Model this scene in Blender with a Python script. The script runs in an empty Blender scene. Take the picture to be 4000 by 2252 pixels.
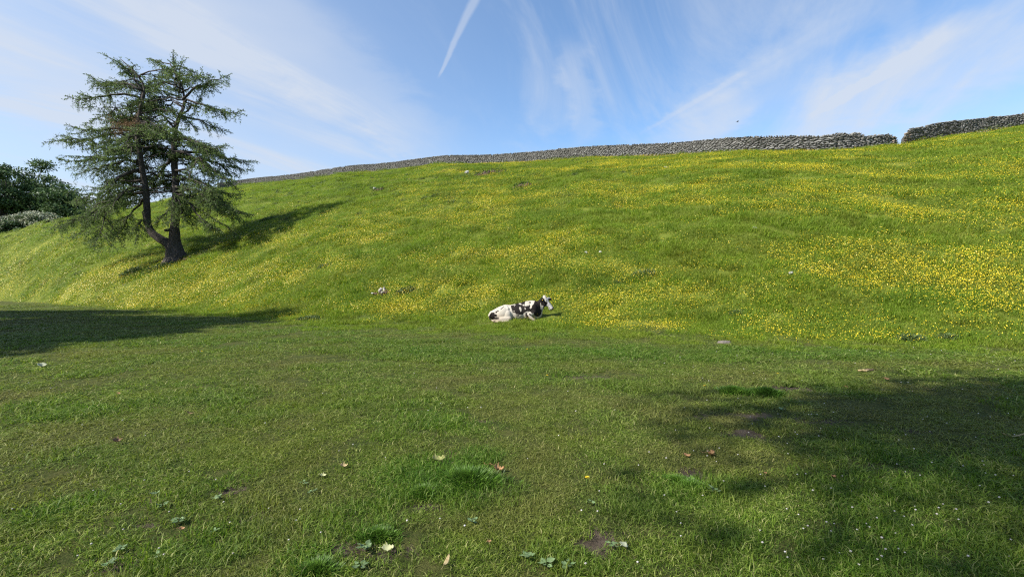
import bpy, bmesh, math, random
import numpy as np
from mathutils import Vector, Matrix, Euler

random.seed(7)
RNG = np.random.default_rng(7)
SC = bpy.context.scene
COL = SC.collection
R = math.radians

# ------------------------------------------------------------------ camera
CAM_Z = 1.6
F = 469.2                      # focal length in pixels of a 1024 px wide frame
cam = bpy.data.cameras.new('camera')
cam.sensor_fit = 'HORIZONTAL'
cam.angle = 2 * math.atan(512 / F)
cam.clip_start = 0.05
cam.clip_end = 5000
cam_ob = bpy.data.objects.new('camera', cam)
cam_ob.location = (0, 0, CAM_Z)
cam_ob.rotation_euler = (R(90), 0, 0)
COL.objects.link(cam_ob)
SC.camera = cam_ob

# ------------------------------------------------------------------ light
SUN_EL, SUN_AZ = R(42), R(62)          # azimuth: direction in which shadows fall, right of straight ahead
SUN_DIR = Vector((math.cos(SUN_EL) * math.sin(SUN_AZ), math.cos(SUN_EL) * math.cos(SUN_AZ), -math.sin(SUN_EL)))
sl = bpy.data.lights.new('sun', 'SUN')
sl.energy = 5.0
sl.angle = R(0.9)
sl.color = (1.0, 0.95, 0.86)
so = bpy.data.objects.new('sun', sl)
so.rotation_euler = SUN_DIR.to_track_quat('-Z', 'Y').to_euler()
so.location = (-60, -15, 60)
COL.objects.link(so)

world = bpy.data.worlds.new('World')
SC.world = world
world.use_nodes = True
SC.view_settings.view_transform = 'Standard'
SC.view_settings.look = 'None'
SC.view_settings.exposure = 0.82
SC.view_settings.gamma = 1.0
SC.view_settings.use_curve_mapping = False
SC.render.engine = 'CYCLES'
SC.cycles.max_bounces = 6
SC.cycles.transparent_max_bounces = 6
SC.cycles.use_denoising = False
SC.cycles.filter_width = 1.2
SC.render.filter_size = 1.2


class NT:
    """small helper to write node trees"""
    def __init__(self, tree):
        self.t = tree

    def n(self, kind, **kw):
        nd = self.t.nodes.new(kind)
        for k, v in kw.items():
            setattr(nd, k, v)
        return nd

    def link(self, a, b):
        self.t.links.new(a, b)

    def put(self, sock, v):
        if isinstance(v, bpy.types.NodeSocket):
            self.link(v, sock)
        else:
            sock.default_value = v

    def math(self, op, a, b=0.0, c=0.0, clamp=False):
        nd = self.n('ShaderNodeMath', operation=op)
        nd.use_clamp = clamp
        self.put(nd.inputs[0], a)
        self.put(nd.inputs[1], b)
        self.put(nd.inputs[2], c)
        return nd.outputs[0]

    def vmath(self, op, a, b=(0, 0, 0)):
        nd = self.n('ShaderNodeVectorMath', operation=op)
        self.put(nd.inputs[0], a)
        self.put(nd.inputs[1], b)
        return nd.outputs['Value'] if op in ('DOT_PRODUCT', 'LENGTH') else nd.outputs[0]

    def ramp01(self, v, lo, hi, smooth=True):
        nd = self.n('ShaderNodeMapRange')
        nd.interpolation_type = 'SMOOTHSTEP' if smooth else 'LINEAR'
        self.put(nd.inputs['Value'], v)
        self.put(nd.inputs['From Min'], lo)
        self.put(nd.inputs['From Max'], hi)
        return nd.outputs[0]

    def mix(self, fac, a, b, blend='MIX'):
        nd = self.n('ShaderNodeMix', data_type='RGBA', blend_type=blend)
        self.put(nd.inputs[0], fac)
        for s, v in ((nd.inputs[6], a), (nd.inputs[7], b)):
            if isinstance(v, bpy.types.NodeSocket):
                self.link(v, s)
            else:
                s.default_value = (*v, 1) if len(v) == 3 else v
        return nd.outputs[2]

    def noise(self, vec, scale, detail=2.0, rough=0.5, dist=0.0):
        nd = self.n('ShaderNodeTexNoise')
        if vec is not None:
            self.link(vec, nd.inputs['Vector'])
        nd.inputs['Scale'].default_value = scale
        nd.inputs['Detail'].default_value = detail
        nd.inputs['Roughness'].default_value = rough
        nd.inputs['Distortion'].default_value = dist
        return nd.outputs['Fac']

    def colramp(self, fac, stops, interp='LINEAR'):
        nd = self.n('ShaderNodeValToRGB')
        nd.color_ramp.interpolation = interp
        el = nd.color_ramp.elements
        while len(el) < len(stops):
            el.new(0.5)
        for e, (p, c) in zip(el, stops):
            e.position = p
            e.color = (*c, 1)
        self.link(fac, nd.inputs[0])
        return nd.outputs[0]


def pix_dir(px, py):
    return Vector(((px - 512) / F, 1.0, (288 - py) / F)).normalized()


def build_world():
    t = world.node_tree
    t.nodes.clear()
    g = NT(t)
    out = g.n('ShaderNodeOutputWorld')
    bg = g.n('ShaderNodeBackground')
    g.link(bg.outputs[0], out.inputs[0])
    sky = g.n('ShaderNodeTexSky', sky_type='NISHITA')
    sky.sun_disc = False
    sky.sun_elevation = SUN_EL
    sky.sun_rotation = SUN_AZ + math.pi
    sky.altitude = 200
    sky.air_density = 1.0
    sky.dust_density = 0.6
    sky.ozone_density = 1.6
    skyc = g.mix(1.0, sky.outputs[0], (0.84, 1.0, 1.10), 'MULTIPLY')
    gen = g.n('ShaderNodeTexCoord').outputs['Generated']
    d = g.vmath('NORMALIZE', gen)
    sep = g.n('ShaderNodeSeparateXYZ')
    g.link(d, sep.inputs[0])
    # project the direction on a high cloud layer
    zz = g.math('ADD', g.math('MAXIMUM', sep.outputs[2], 0.0), 0.12)
    qx = g.math('DIVIDE', sep.outputs[0], zz)
    qy = g.math('DIVIDE', sep.outputs[1], zz)

    def layer(sx, sy, rot, scale, detail, rough, dist, ox):
        cr, sr = math.cos(rot), math.sin(rot)
        ux = g.math('ADD', g.math('MULTIPLY', qx, cr * sx), g.math('MULTIPLY', qy, sr * sx))
        uy = g.math('ADD', g.math('MULTIPLY', qx, -sr * sy), g.math('MULTIPLY', qy, cr * sy))
        cb = g.n('ShaderNodeCombineXYZ')
        g.link(ux, cb.inputs[0])
        g.link(uy, cb.inputs[1])
        cb.inputs[2].default_value = ox
        return g.noise(cb.outputs[0], scale, detail, rough, dist)
    broad = layer(0.8, 0.6, R(-14), 0.55, 4, 0.5, 0.3, 3.1)
    wisps = layer(1.5, 0.5, R(-24), 0.9, 8, 0.62, 1.6, 8.4)
    fine = layer(1.0, 1.0, 0.3, 5.0, 4, 0.6, 0.4, 1.7)
    # veil of cirrostratus: thicker over the western (left) half of the sky
    left = g.ramp01(qx, 0.55, -1.7)
    veil = g.math('ADD', g.math('MULTIPLY', left, 0.40), g.math('MULTIPLY', g.ramp01(broad, 0.42, 0.72), 0.40))
    ws = g.math('MULTIPLY', g.ramp01(wisps, 0.40, 0.72), 0.46)
    low = g.math('MULTIPLY', g.ramp01(sep.outputs[2], 0.34, 0.02), 0.34)
    m = g.math('ADD', g.math('ADD', veil, ws), low)

    def streak(a, b, w0, w1, amp, rag=0.0, fade=0.25):
        A, B = pix_dir(*a), pix_dir(*b)
        nrm = A.cross(B).normalized()
        tan = (B - A * A.dot(B)).normalized()
        L = math.acos(max(-1, min(1, A.dot(B))))
        s = g.vmath('DOT_PRODUCT', d, tuple(nrm))
        if rag:
            s = g.math('ADD', s, g.math('MULTIPLY', g.math('SUBTRACT', fine, 0.5), rag))
        s = g.math('ABSOLUTE', s)
        tt = g.math('DIVIDE', g.math('ARCTAN2', g.vmath('DOT_PRODUCT', d, tuple(tan)), g.vmath('DOT_PRODUCT', d, tuple(A))), L)
        w = g.math('MULTIPLY_ADD', tt, w1 - w0, w0)
        body = g.math('SUBTRACT', 1.0, g.ramp01(g.math('DIVIDE', s, g.math('MAXIMUM', w, 0.0008)), 0.25, 1.0))
        ends = g.math('MULTIPLY', g.ramp01(tt, 0.0, fade), g.ramp01(tt, 1.25, 1.25 - fade))
        return g.math('MULTIPLY', g.math('MULTIPLY', body, ends), amp)
    for args in (((437, 80), (480, -12), 0.003, 0.014, 0.36, 0.010, 0.12),
                 ((630, 141), (850, 14), 0.006, 0.05, 0.26, 0.04, 0.4),
                 ((632, 139), (740, 74), 0.004, 0.008, 0.16, 0.012, 0.3), ((740, 76), (850, 14), 0.006, 0.012, 0.08, 0.02, 0.3),
                 ((800, 124), (930, 42), 0.008, 0.016, 0.34, 0.03, 0.3),
                 ((640, 160), (800, 70), 0.05, 0.06, 0.28, 0.08, 0.4),
                 ((740, 150), (1024, 30), 0.05, 0.10, 0.42, 0.10, 0.4),
                 ((590, 150), (575, 55), 0.05, 0.04, 0.24, 0.10, 0.3),
                 ((905, 60), (895, 6), 0.012, 0.03, 0.14, 0.05, 0.3),
                 ((470, 170), (190, -30), 0.07, 0.12, 0.26, 0.10, 0.3),
                 ((130, 130), (-60, 20), 0.08, 0.10, 0.22, 0.10, 0.3)):
        m = g.math('ADD', m, streak(*args))
    m = g.math('MULTIPLY', m, g.math('MULTIPLY_ADD', fine, 0.24, 0.88))
    m = g.math('MINIMUM', m, 0.88)
    m = g.math('MAXIMUM', m, 0.0)
    col = g.mix(m, skyc, (3.25, 3.55, 4.05))
    g.link(col, bg.inputs[0])
    bg.inputs[1].default_value = 0.12


build_world()

# ------------------------------------------------------------------ numpy noise


def _hash(ix, iy, seed):
    h = (ix.astype(np.int64) * 374761393 + iy.astype(np.int64) * 668265263 + seed * 974711) & 0xFFFFFFFF
    h = ((h ^ (h >> 13)) * 1274126177) & 0xFFFFFFFF
    h = h ^ (h >> 16)
    return (h & 0xFFFF) / 65535.0


def vnoise(x, y, seed=0):
    x = np.asarray(x, float)
    y = np.asarray(y, float)
    ix, iy = np.floor(x), np.floor(y)
    fx, fy = x - ix, y - iy
    fx = fx * fx * fx * (fx * (fx * 6 - 15) + 10)
    fy = fy * fy * fy * (fy * (fy * 6 - 15) + 10)
    a, b = _hash(ix, iy, seed), _hash(ix + 1, iy, seed)
    c, e = _hash(ix, iy + 1, seed), _hash(ix + 1, iy + 1, seed)
    return (a + (b - a) * fx) * (1 - fy) + (c + (e - c) * fx) * fy


def fbm(x, y, seed=0, octv=4, gain=0.5):
    s, amp, tot = 0.0, 1.0, 0.0
    for i in range(octv):
        s = s + amp * vnoise(x * 2 ** i + 17.3 * i, y * 2 ** i - 9.1 * i, seed + i)
        tot += amp
        amp *= gain
    return s / tot


def sstep(a, b, v):
    t = np.clip((v - a) / (b - a), 0, 1)
    return t * t * (3 - 2 * t)

# ------------------------------------------------------------------ terrain


def th(px):
    return math.atan((px - 512) / F)


_toe = [(0, 60), (64, 44), (154, 34.4), (258, 25.5), (320, 22), (512, 17.9), (768, 14.4), (1024, 12.1)]
TOE_T = np.array([R(-179), R(-90), R(-62)] + [th(p) for p, _ in _toe] + [R(62), R(90), R(179)])
TOE_R = np.array([150, 130, 110] + [q / math.cos(th(p)) for p, q in _toe] + [21, 30, 60])
_ridge = [(0, 85, 234), (38, 80, 224), (70, 78, 218), (129, 92, 209), (144, 98, 205), (200, 124, 192), (230, 134, 186.8),
          (258, 130, 183.5), (342, 110, 173), (439, 93, 164), (589, 72, 157), (742, 55, 151.3), (819, 51, 151),
          (863, 51, 148.5), (896, 52, 146), (914, 54, 143), (961, 56, 134.5), (1024, 58, 127)]
RID_T = np.array([R(-179), R(-95), R(-75), R(-60)] + [th(p) for p, _, _ in _ridge] + [R(60), R(80), R(100), R(125), R(179)])
RID_R = np.array([200, 170, 165, 150] + [q / math.cos(th(p)) for p, q, _ in _ridge] + [92, 95, 98, 100, 150])
RID_Z = np.array([0, 0, 3, 7] + [CAM_Z + (288 - y) / F * q for _, q, y in _ridge] + [25, 24, 12, 0, 0])


def smooth_interp(t, T, V):
    # slightly blurred linear interpolation
    acc = 0
    for o in (-0.03, -0.015, 0, 0.015, 0.03):
        acc = acc + np.interp(t + o, T, V)
    return acc / 5


def hill_param(x, y):
    t = np.arctan2(x, y)
    r = np.hypot(x, y)
    r0 = smooth_interp(t, TOE_T, TOE_R)
    r1 = np.interp(t, RID_T, RID_R)
    z1 = np.interp(t, RID_T, RID_Z)
    return r, r0, r1, z1, (r - r0) / (r1 - r0)


def height(x, y):
    x = np.asarray(x, float)
    y = np.asarray(y, float)
    r, r0, r1, z1, u = hill_param(x, y)
    e = 0.10
    up = np.maximum(u + 0.02, 0)
    g = np.where(up < e, up * up / (2 * e), up - e / 2) / (1.02 - e / 2)
    c = 0.22
    f = g * (1 + c * (1 - g))
    v = np.maximum(u - 1, 0)
    f = np.where(u > 1, 1 + 0.06 * v - 0.55 * v * v, f)
    f = np.maximum(f, np.where(u > 1, 0.15, 0))
    w = sstep(0.02, 0.22, u) * (1 - 0.75 * sstep(0.86, 0.98, u))
    tt, nn = -0.75 * x + 0.66 * y, 0.66 * x + 0.75 * y
    bump = (fbm(x / 7, y / 7, 11, 3) - 0.5) * 0.7 + (fbm(tt / 6, nn / 1.3, 31, 3) - 0.5) * 0.34
    z = z1 * f + bump * w
    lw = 1 - sstep(0.0, 0.1, u)
    near = (fbm(x / 1.6, y / 1.6, 5, 4) - 0.5) * 0.07 + (fbm(x / 6, y / 6, 15, 2) - 0.5) * 0.10 * sstep(3, 12, r)
    return z + near * lw


def H(x, y):
    return float(height(np.array([x]), np.array([y]))[0])


def normal(x, y, e=0.15):
    dx = (height(x + e, y) - height(x - e, y)) / (2 * e)
    dy = (height(x, y + e) - height(x, y - e)) / (2 * e)
    n = np.stack([-dx, -dy, np.ones_like(dx)], -1)
    return n / np.linalg.norm(n, axis=-1, keepdims=True)


def at(sx, sy, dmax=200):
    """ground point seen at a source-photo pixel (4000 px wide)"""
    px, py = sx * 0.256, sy * 0.256
    d = np.concatenate([np.arange(1.0, 12, 0.01), np.arange(12, dmax, 0.04)])
    x = (px - 512) / F * d
    z = CAM_Z + (288 - py) / F * d
    hit = np.nonzero(height(x, d) >= z)[0]
    k = hit[0] if len(hit) else len(d) - 1
    return Vector((float(x[k]), float(d[k]), H(x[k], d[k])))


# bare soil spots on the lawn: photo position and half size in photo pixels
SOIL = [(1440, 2145, 105, 42), (2350, 2115, 95, 52), (1665, 1970, 50, 16), (1735, 1803, 38, 14), (2715, 1852, 40, 26),
        (2890, 1690, 75, 18), (2850, 1700, 60, 14), (3065, 1515, 70, 10), (545, 1962, 62, 22), (1005, 2015, 55, 22), (905, 1915, 45, 14),
        (470, 2195, 75, 28), (1940, 1855, 45, 14), (580, 2050, 40, 10), (2960, 1500, 50, 7), (2660, 1750, 60, 10), (3420, 1800, 60, 16),
        (3200, 1640, 110, 16), (2880, 1620, 130, 14), (2300, 1470, 120, 8), (1900, 1640, 70, 7), (2250, 1700, 80, 10), (3560, 1680, 80, 12)]
SOILW = []
for sx, sy, ax, ay in SOIL:
    c = at(sx, sy)
    a = abs(at(sx + ax, sy).x - c.x)
    b = abs(at(sx, sy - ay).y - at(sx, sy + ay).y) / 2
    SOILW.append((c.x, c.y, max(a, .03) * 1.2, max(b, .03) * 1.3))


def soil_mask(x, y):
    m = np.zeros_like(x)
    wob = (fbm(x * 13, y * 13, 77, 4, .6) - 0.5) * 2.4
    for k, (cx, cy, a, b) in enumerate(SOILW):
        q = np.hypot((x - cx) / a, (y - cy) / b) + wob
        w = 1.0 if k < 13 else 0.62
        m = np.maximum(m, (1 - sstep(0.7, 1.25, q)) * w)
    return m


LUSH = [(1790, 1850, 260, 130, 1), (1450, 2010, 250, 60, .55), (1480, 2080, 180, 30, .8), (2880, 1530, 60, 22, 1), (2990, 1535, 60, 22, 1),
        (1250, 2200, 120, 60, 1), (2500, 1960, 330, 60, .5), (2750, 1900, 250, 60, .6), (300, 1600, 300, 40, .6), (950, 1620, 150, 40, .6),
        (400, 1790, 300, 60, .5), (3350, 1900, 330, 80, .7), (2250, 2200, 280, 60, .7), (1650, 2230, 200, 40, .8), (2900, 2150, 200, 80, .4),
        (600, 1330, 900, 25, .5), (2600, 1380, 1500, 35, .7), (100, 2000, 160, 80, .6)]
LUSHW = []
for sx, sy, ax, ay, w in LUSH:
    c = at(sx, sy)
    LUSHW.append((c.x, c.y, max(abs(at(sx + ax, sy).x - c.x), .05), max(abs(at(sx, sy - ay).y - at(sx, sy + ay).y) / 2, .05), w))


def lush_mask(x, y):
    m = sstep(0.50, 0.78, fbm(x / 1.1, y / 1.1, 41, 4)) * 0.55
    wob = (fbm(x * 3, y * 3, 57, 3) - 0.5) * 1.2
    for cx, cy, a, b, w in LUSHW:
        q = np.hypot((x - cx) / a, (y - cy) / b) + wob
        m = np.maximum(m, w * (1 - sstep(0.35, 1.25, q)))
    return m


def flower_density(x, y):
    r, r0, r1, z1, u = hill_param(x, y)
    tt, nn = -0.75 * x + 0.66 * y, 0.66 * x + 0.75 * y
    n = fbm(tt / 9, nn / 3.2, 91, 4, 0.6)
    t = np.arctan2(x, y)
    px = 512 + F * np.tan(np.clip(t, -1.3, 1.3))
    right = sstep(330, 640, px)
    lowband = np.exp(-((u - 0.10) / 0.12) ** 2)
    wt = 0.12 + 0.52 * right * (1 - 0.6 * sstep(0.8, 1.0, u)) + lowband * 1.1
    wt = wt + 0.35 * np.exp(-((u - 0.93) / 0.05) ** 2) * sstep(380, 480, px) * (1 - sstep(650, 800, px))
    wt = wt + 2.2 * (1 - sstep(200, 380, px)) * np.exp(-((u - 0.06) / 0.09) ** 2)
    wt = wt + 0.45 * (1 - sstep(60, 170, px)) * (1 - sstep(0.6, .9, u))
    n2 = fbm(tt / 2.6, nn / .9, 191, 3, 0.6)
    den = wt * (0.06 + 1.9 * sstep(0.44, 0.64, n) * (.2 + 1.0 * sstep(.40, .60, n2)))
    den = den * sstep(-0.012, 0.035, u + (fbm(x / 1.4, y / 1.4, 8, 3) - 0.5) * 0.06) * (u < 0.985)
    return den

# ------------------------------------------------------------------ mesh helpers


def mesh_np(name, V, quads=None, tris=None, smooth=False):
    me = bpy.data.meshes.new(name)
    V = np.asarray(V, np.float32)
    nq = 0 if quads is None else len(quads)
    nt = 0 if tris is None else len(tris)
    loops = []
    if nq:
        loops.append(np.asarray(quads, np.int32).ravel())
    if nt:
        loops.append(np.asarray(tris, np.int32).ravel())
    loops = np.concatenate(loops) if loops else np.zeros(0, np.int32)
    me.vertices.add(len(V))
    me.vertices.foreach_set('co', V.ravel())
    me.loops.add(len(loops))
    me.loops.foreach_set('vertex_index', loops)
    me.polygons.add(nq + nt)
    st = np.concatenate([np.arange(nq) * 4, nq * 4 + np.arange(nt) * 3]).astype(np.int32)
    me.polygons.foreach_set('loop_start', st)
    if smooth:
        me.polygons.foreach_set('use_smooth', np.ones(nq + nt, bool))
    me.update(calc_edges=True)
    me.validate()
    return me


def fattr(me, name, vals, dom='POINT'):
    a = me.attributes.new(name, 'FLOAT', dom)
    a.data.foreach_set('value', np.asarray(vals, np.float32))


def link(name, me, mat=None, parent=None, loc=None):
    o = bpy.data.objects.new(name, me)
    COL.objects.link(o)
    if mat is not None and me is not None and not me.materials:
        me.materials.append(mat)
    if parent is not None:
        o.parent = parent
    if loc is not None:
        o.location = loc
    return o


def tag(o, label=None, cat=None, group=None, kind=None):
    if label:
        o['label'] = label
    if cat:
        o['category'] = cat
    if group:
        o['group'] = group
    if kind:
        o['kind'] = kind
    return o


def empty(name, loc, label=None, cat=None, group=None):
    o = bpy.data.objects.new(name, None)
    o.location = loc
    o.empty_display_size = 0.2
    COL.objects.link(o)
    return tag(o, label, cat, group)


def hull_mesh(name, pts, smooth=False, bevel=0.0):
    bm = bmesh.new()
    for p in pts:
        bm.verts.new(p)
    r = bmesh.ops.convex_hull(bm, input=bm.verts)
    junk = [g for g in r['geom_interior'] if isinstance(g, bmesh.types.BMVert)]
    if junk:
        bmesh.ops.delete(bm, geom=junk, context='VERTS')
    me = bpy.data.meshes.new(name)
    bm.to_mesh(me)
    bm.free()
    if smooth:
        for p in me.polygons:
            p.use_smooth = True
    return me


def stone_pts(rg, n=15, boxy=2.6):
    """points on a rough rounded box of unit size"""
    p = rg.normal(size=(n, 3))
    p /= (np.abs(p) ** boxy).sum(1, keepdims=True) ** (1 / boxy)
    return p * 0.5 * rg.uniform(0.85, 1.08, (n, 1))


def tube(path, radii, sides=8, cap=True, squash=None, seed=None, rough=0.0):
    """swept tube -> (V, quads, tris)"""
    P = np.asarray(path, float)
    n = len(P)
    T = np.gradient(P, axis=0)
    T /= np.linalg.norm(T, axis=1, keepdims=True) + 1e-9
    ref = np.array([0.0, 1.0, 0.0])
    if abs(T[0] @ ref) > 0.9:
        ref = np.array([1.0, 0, 0])
    V = []
    rg = np.random.default_rng(seed or 1)
    for i in range(n):
        a = ref - T[i] * (ref @ T[i])
        a /= np.linalg.norm(a) + 1e-9
        b = np.cross(T[i], a)
        ref = a
        ang = np.linspace(0, 2 * np.pi, sides, endpoint=False)
        rr = radii[i] * (1 + rough * rg.uniform(-1, 1, sides))
        V.append(P[i] + np.outer(np.cos(ang) * rr, a) + np.outer(np.sin(ang) * rr, b))
    V = np.concatenate(V)
    q = []
    for i in range(n - 1):
        for k in range(sides):
            k2 = (k + 1) % sides
            q.append((i * sides + k, i * sides + k2, (i + 1) * sides + k2, (i + 1) * sides + k))
    t = []
    if cap:
        base = len(V)
        V = np.vstack([V, P[0], P[-1]])
        for k in range(sides):
            k2 = (k + 1) % sides
            t.append((base, k2, k))
            t.append((base + 1, (n - 1) * sides + k, (n - 1) * sides + k2))
    return V, q, t


class Acc:
    def __init__(self):
        self.V, self.Q, self.T, self.n = [], [], [], 0

    def add(self, V, q=(), t=()):
        self.V.append(np.asarray(V, float))
        if len(q):
            self.Q.append(np.asarray(q, np.int64) + self.n)
        if len(t):
            self.T.append(np.asarray(t, np.int64) + self.n)
        self.n += len(V)

    def mesh(self, name, smooth=False):
        return mesh_np(name, np.concatenate(self.V) if self.V else np.zeros((0, 3)), np.concatenate(self.Q) if self.Q else None,
                       np.concatenate(self.T) if self.T else None, smooth)


def spline(pts, n):
    """Catmull-Rom through points"""
    P = np.asarray(pts, float)
    P = np.vstack([2 * P[0] - P[1], P, 2 * P[-1] - P[-2]])
    m = len(P) - 3
    out = []
    for s in np.linspace(0, m - 1e-6, n):
        i = int(s)
        t = s - i
        a, b, c, d = P[i:i + 4]
        out.append(0.5 * (2 * b + (c - a) * t + (2 * a - 5 * b + 4 * c - d) * t * t + (3 * b - a - 3 * c + d) * t ** 3))
    return np.array(out)


def leaf_quads(C, D, S, L, W):
    """rhombic leaf faces at C along D, side vector S"""
    C, D, S = (np.asarray(a, float) for a in (C, D, S))
    L = np.asarray(L)[:, None]
    W = np.asarray(W)[:, None]
    v0, v2 = C - D * L * 0.1, C + D * L
    v1, v3 = C + D * L * 0.45 + S * W * .5, C + D * L * 0.45 - S * W * .5
    V = np.stack([v0, v1, v2, v3], 1).reshape(-1, 3)
    q = np.arange(len(V)).reshape(-1, 4)
    return V, q


def unit(v):
    return v / (np.linalg.norm(v, axis=-1, keepdims=True) + 1e-9)

# ------------------------------------------------------------------ materials


def new_mat(name):
    m = bpy.data.materials.new(name)
    m.use_nodes = True
    m.node_tree.nodes.clear()
    g = NT(m.node_tree)
    out = g.n('ShaderNodeOutputMaterial')
    return m, g, out


def principled(g, col, rough=0.7, spec=0.3):
    b = g.n('ShaderNodeBsdfPrincipled')
    g.put(b.inputs['Base Color'], col if isinstance(col, bpy.types.NodeSocket) else (*col, 1))
    g.put(b.inputs['Roughness'], rough)
    g.put(b.inputs['Specular IOR Level'], spec)
    return b


def bump(g, b, h, strength=0.5, dist=0.02):
    bn = g.n('ShaderNodeBump')
    bn.inputs['Strength'].default_value = strength
    bn.inputs['Distance'].default_value = dist
    g.link(h, bn.inputs['Height'])
    g.link(bn.outputs[0], b.inputs['Normal'])


def simple_mat(name, c1, c2, scale=8.0, rough=0.75, spec=0.25, island=0.0, bmp=0.0, bdist=0.02, trans=0.0, detail=4):
    """two-tone noise material, with variation by mesh island and by object"""
    m, g, out = new_mat(name)
    pos = g.n('ShaderNodeNewGeometry')
    f = g.ramp01(g.noise(pos.outputs['Position'], scale, detail, 0.6), 0.3, 0.7)
    col = g.mix(f, c1, c2)
    if island:
        oi = g.n('ShaderNodeObjectInfo')
        rnd = g.math('FRACT', g.math('ADD', pos.outputs['Random Per Island'], oi.outputs['Random']))
        col = g.mix(1.0, col, g.colramp(rnd, [(0, (1 - island,) * 3), (0.6, (1, 1, 1)), (1, (1 + island * .8,) * 3)]), 'MULTIPLY')
    b = principled(g, col, rough, spec)
    if bmp:
        bump(g, b, g.noise(pos.outputs['Position'], scale * 3, 4, 0.6), bmp, bdist)
    sh = b.outputs[0]
    if trans:
        tr = g.n('ShaderNodeBsdfTranslucent')
        g.link(col, tr.inputs[0])
        mx = g.n('ShaderNodeMixShader')
        mx.inputs[0].default_value = trans
        g.link(sh, mx.inputs[1])
        g.link(tr.outputs[0], mx.inputs[2])
        sh = mx.outputs[0]
    g.link(sh, out.inputs[0])
    return m


def grass_mat(name, stops, dry=(0.19, 0.165, 0.06), lush=(0.045, 0.145, 0.012), trans=0.38, spec=0.18):
    m, g, out = new_mat(name)
    geo = g.n('ShaderNodeNewGeometry')
    col = g.colramp(geo.outputs['Random Per Island'], stops)

    def inst(nm):
        a = g.n('ShaderNodeAttribute')
        a.attribute_type = 'INSTANCER'
        a.attribute_name = nm
        return a.outputs['Fac']
    n1 = g.noise(geo.outputs['Position'], 0.55, 4, 0.6)
    col = g.mix(g.math('MULTIPLY', g.ramp01(n1, 0.40, 0.66), 0.45), col, (0.17, 0.175, 0.03))
    n2 = g.noise(geo.outputs['Position'], 2.3, 3, 0.6)
    col = g.mix(1.0, col, g.colramp(n2, [(0.3, (0.80, 0.80, 0.80)), (0.7, (1.2, 1.2, 1.15))]), 'MULTIPLY')
    col = g.mix(g.math('MULTIPLY', inst('dry'), 0.72), col, dry)
    col = g.mix(g.math('MULTIPLY', inst('lush'), 0.75), col, lush)
    b = principled(g, col, 0.55, spec)
    tr = g.n('ShaderNodeBsdfTranslucent')
    g.link(g.mix(1.0, col, (1.05, 1.15, 0.55), 'MULTIPLY'), tr.inputs[0])
    mx = g.n('ShaderNodeMixShader')
    mx.inputs[0].default_value = trans
    g.link(b.outputs[0], mx.inputs[1])
    g.link(tr.outputs[0], mx.inputs[2])
    g.link(mx.outputs[0], out.inputs[0])
    return m


M = {}
M['lawn'] = grass_mat('lawn_grass', [(0, (0.042, 0.085, 0.008)), (0.4, (0.112, 0.186, 0.019)), (0.72, (0.19, 0.265, 0.040)), (0.9, (0.30, 0.335, 0.095)), (1, (0.42, 0.38, 0.19))])
M['meadow'] = grass_mat('meadow_grass', [(0, (0.090, 0.165, 0.010)), (0.4, (0.160, 0.245, 0.018)), (0.8, (0.225, 0.29, 0.030)), (1, (0.30, 0.32, 0.06))],
                        dry=(0.065, 0.092, 0.026), lush=(0.075, 0.165, 0.014), trans=0.4)
M['stone'] = simple_mat('wall_stone', (0.115, 0.113, 0.108), (0.25, 0.245, 0.23), 5.0, 0.9, 0.15, island=0.36, bmp=0.6, bdist=0.02)
M['stone_warm'] = simple_mat('wall_stone_warm', (0.20, 0.15, 0.115), (0.33, 0.27, 0.21), 5.0, 0.9, 0.15, island=0.3, bmp=0.5)
M['core'] = simple_mat('wall_core', (0.05, 0.048, 0.044), (0.085, 0.08, 0.072), 6.0, 0.95, 0.1)
M['bark'] = simple_mat('larch_bark', (0.04, 0.034, 0.030), (0.09, 0.078, 0.07), 7.0, 0.9, 0.15, bmp=0.9, bdist=0.06)
M['needles'] = simple_mat('larch_needles', (0.088, 0.145, 0.045), (0.165, 0.225, 0.065), 1.3, 0.6, 0.25, island=0.5, trans=0.45)
M['needles_brown'] = simple_mat('larch_needles_brown', (0.15, 0.095, 0.05), (0.24, 0.155, 0.08), 3.0, 0.7, 0.2, island=0.3, trans=0.2)
M['leaves'] = simple_mat('tree_leaves', (0.048, 0.092, 0.034), (0.105, 0.165, 0.052), 0.5, 0.55, 0.35, island=0.4, trans=0.25)
M['leaves_olive'] = simple_mat('tree_leaves_olive', (0.07, 0.09, 0.03), (0.11, 0.125, 0.04), 0.5, 0.6, 0.3, island=0.35, trans=0.25)
M['blossom'] = simple_mat('hawthorn_blossom', (0.34, 0.36, 0.25), (0.56, 0.56, 0.44), 2.0, 0.8, 0.2, island=0.35, trans=0.2)
M['soil'] = simple_mat('bare_soil', (0.05, 0.038, 0.028), (0.11, 0.085, 0.064), 6.0, 0.95, 0.1, island=0.3, bmp=0.8)
M['wood'] = simple_mat('weathered_wood', (0.20, 0.185, 0.165), (0.42, 0.40, 0.37), 9.0, 0.85, 0.2, island=0.3, bmp=0.5)
M['wood_dark'] = simple_mat('rotten_wood', (0.06, 0.042, 0.032), (0.14, 0.095, 0.07), 9.0, 0.9, 0.1, island=0.3, bmp=0.6)
M['rock'] = simple_mat('pale_limestone', (0.26, 0.255, 0.23), (0.44, 0.43, 0.40), 6.0, 0.9, 0.15, island=0.2, bmp=0.4)
M['petal'] = simple_mat('buttercup_petal', (0.74, 0.54, 0.015), (0.82, 0.66, 0.035), 3.0, 0.35, 0.5, island=0.15, trans=0.25)
M['white_petal'] = simple_mat('clover_head', (0.42, 0.38, 0.35), (0.58, 0.55, 0.51), 30.0, 0.7, 0.2, island=0.15, trans=0.15)
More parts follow.
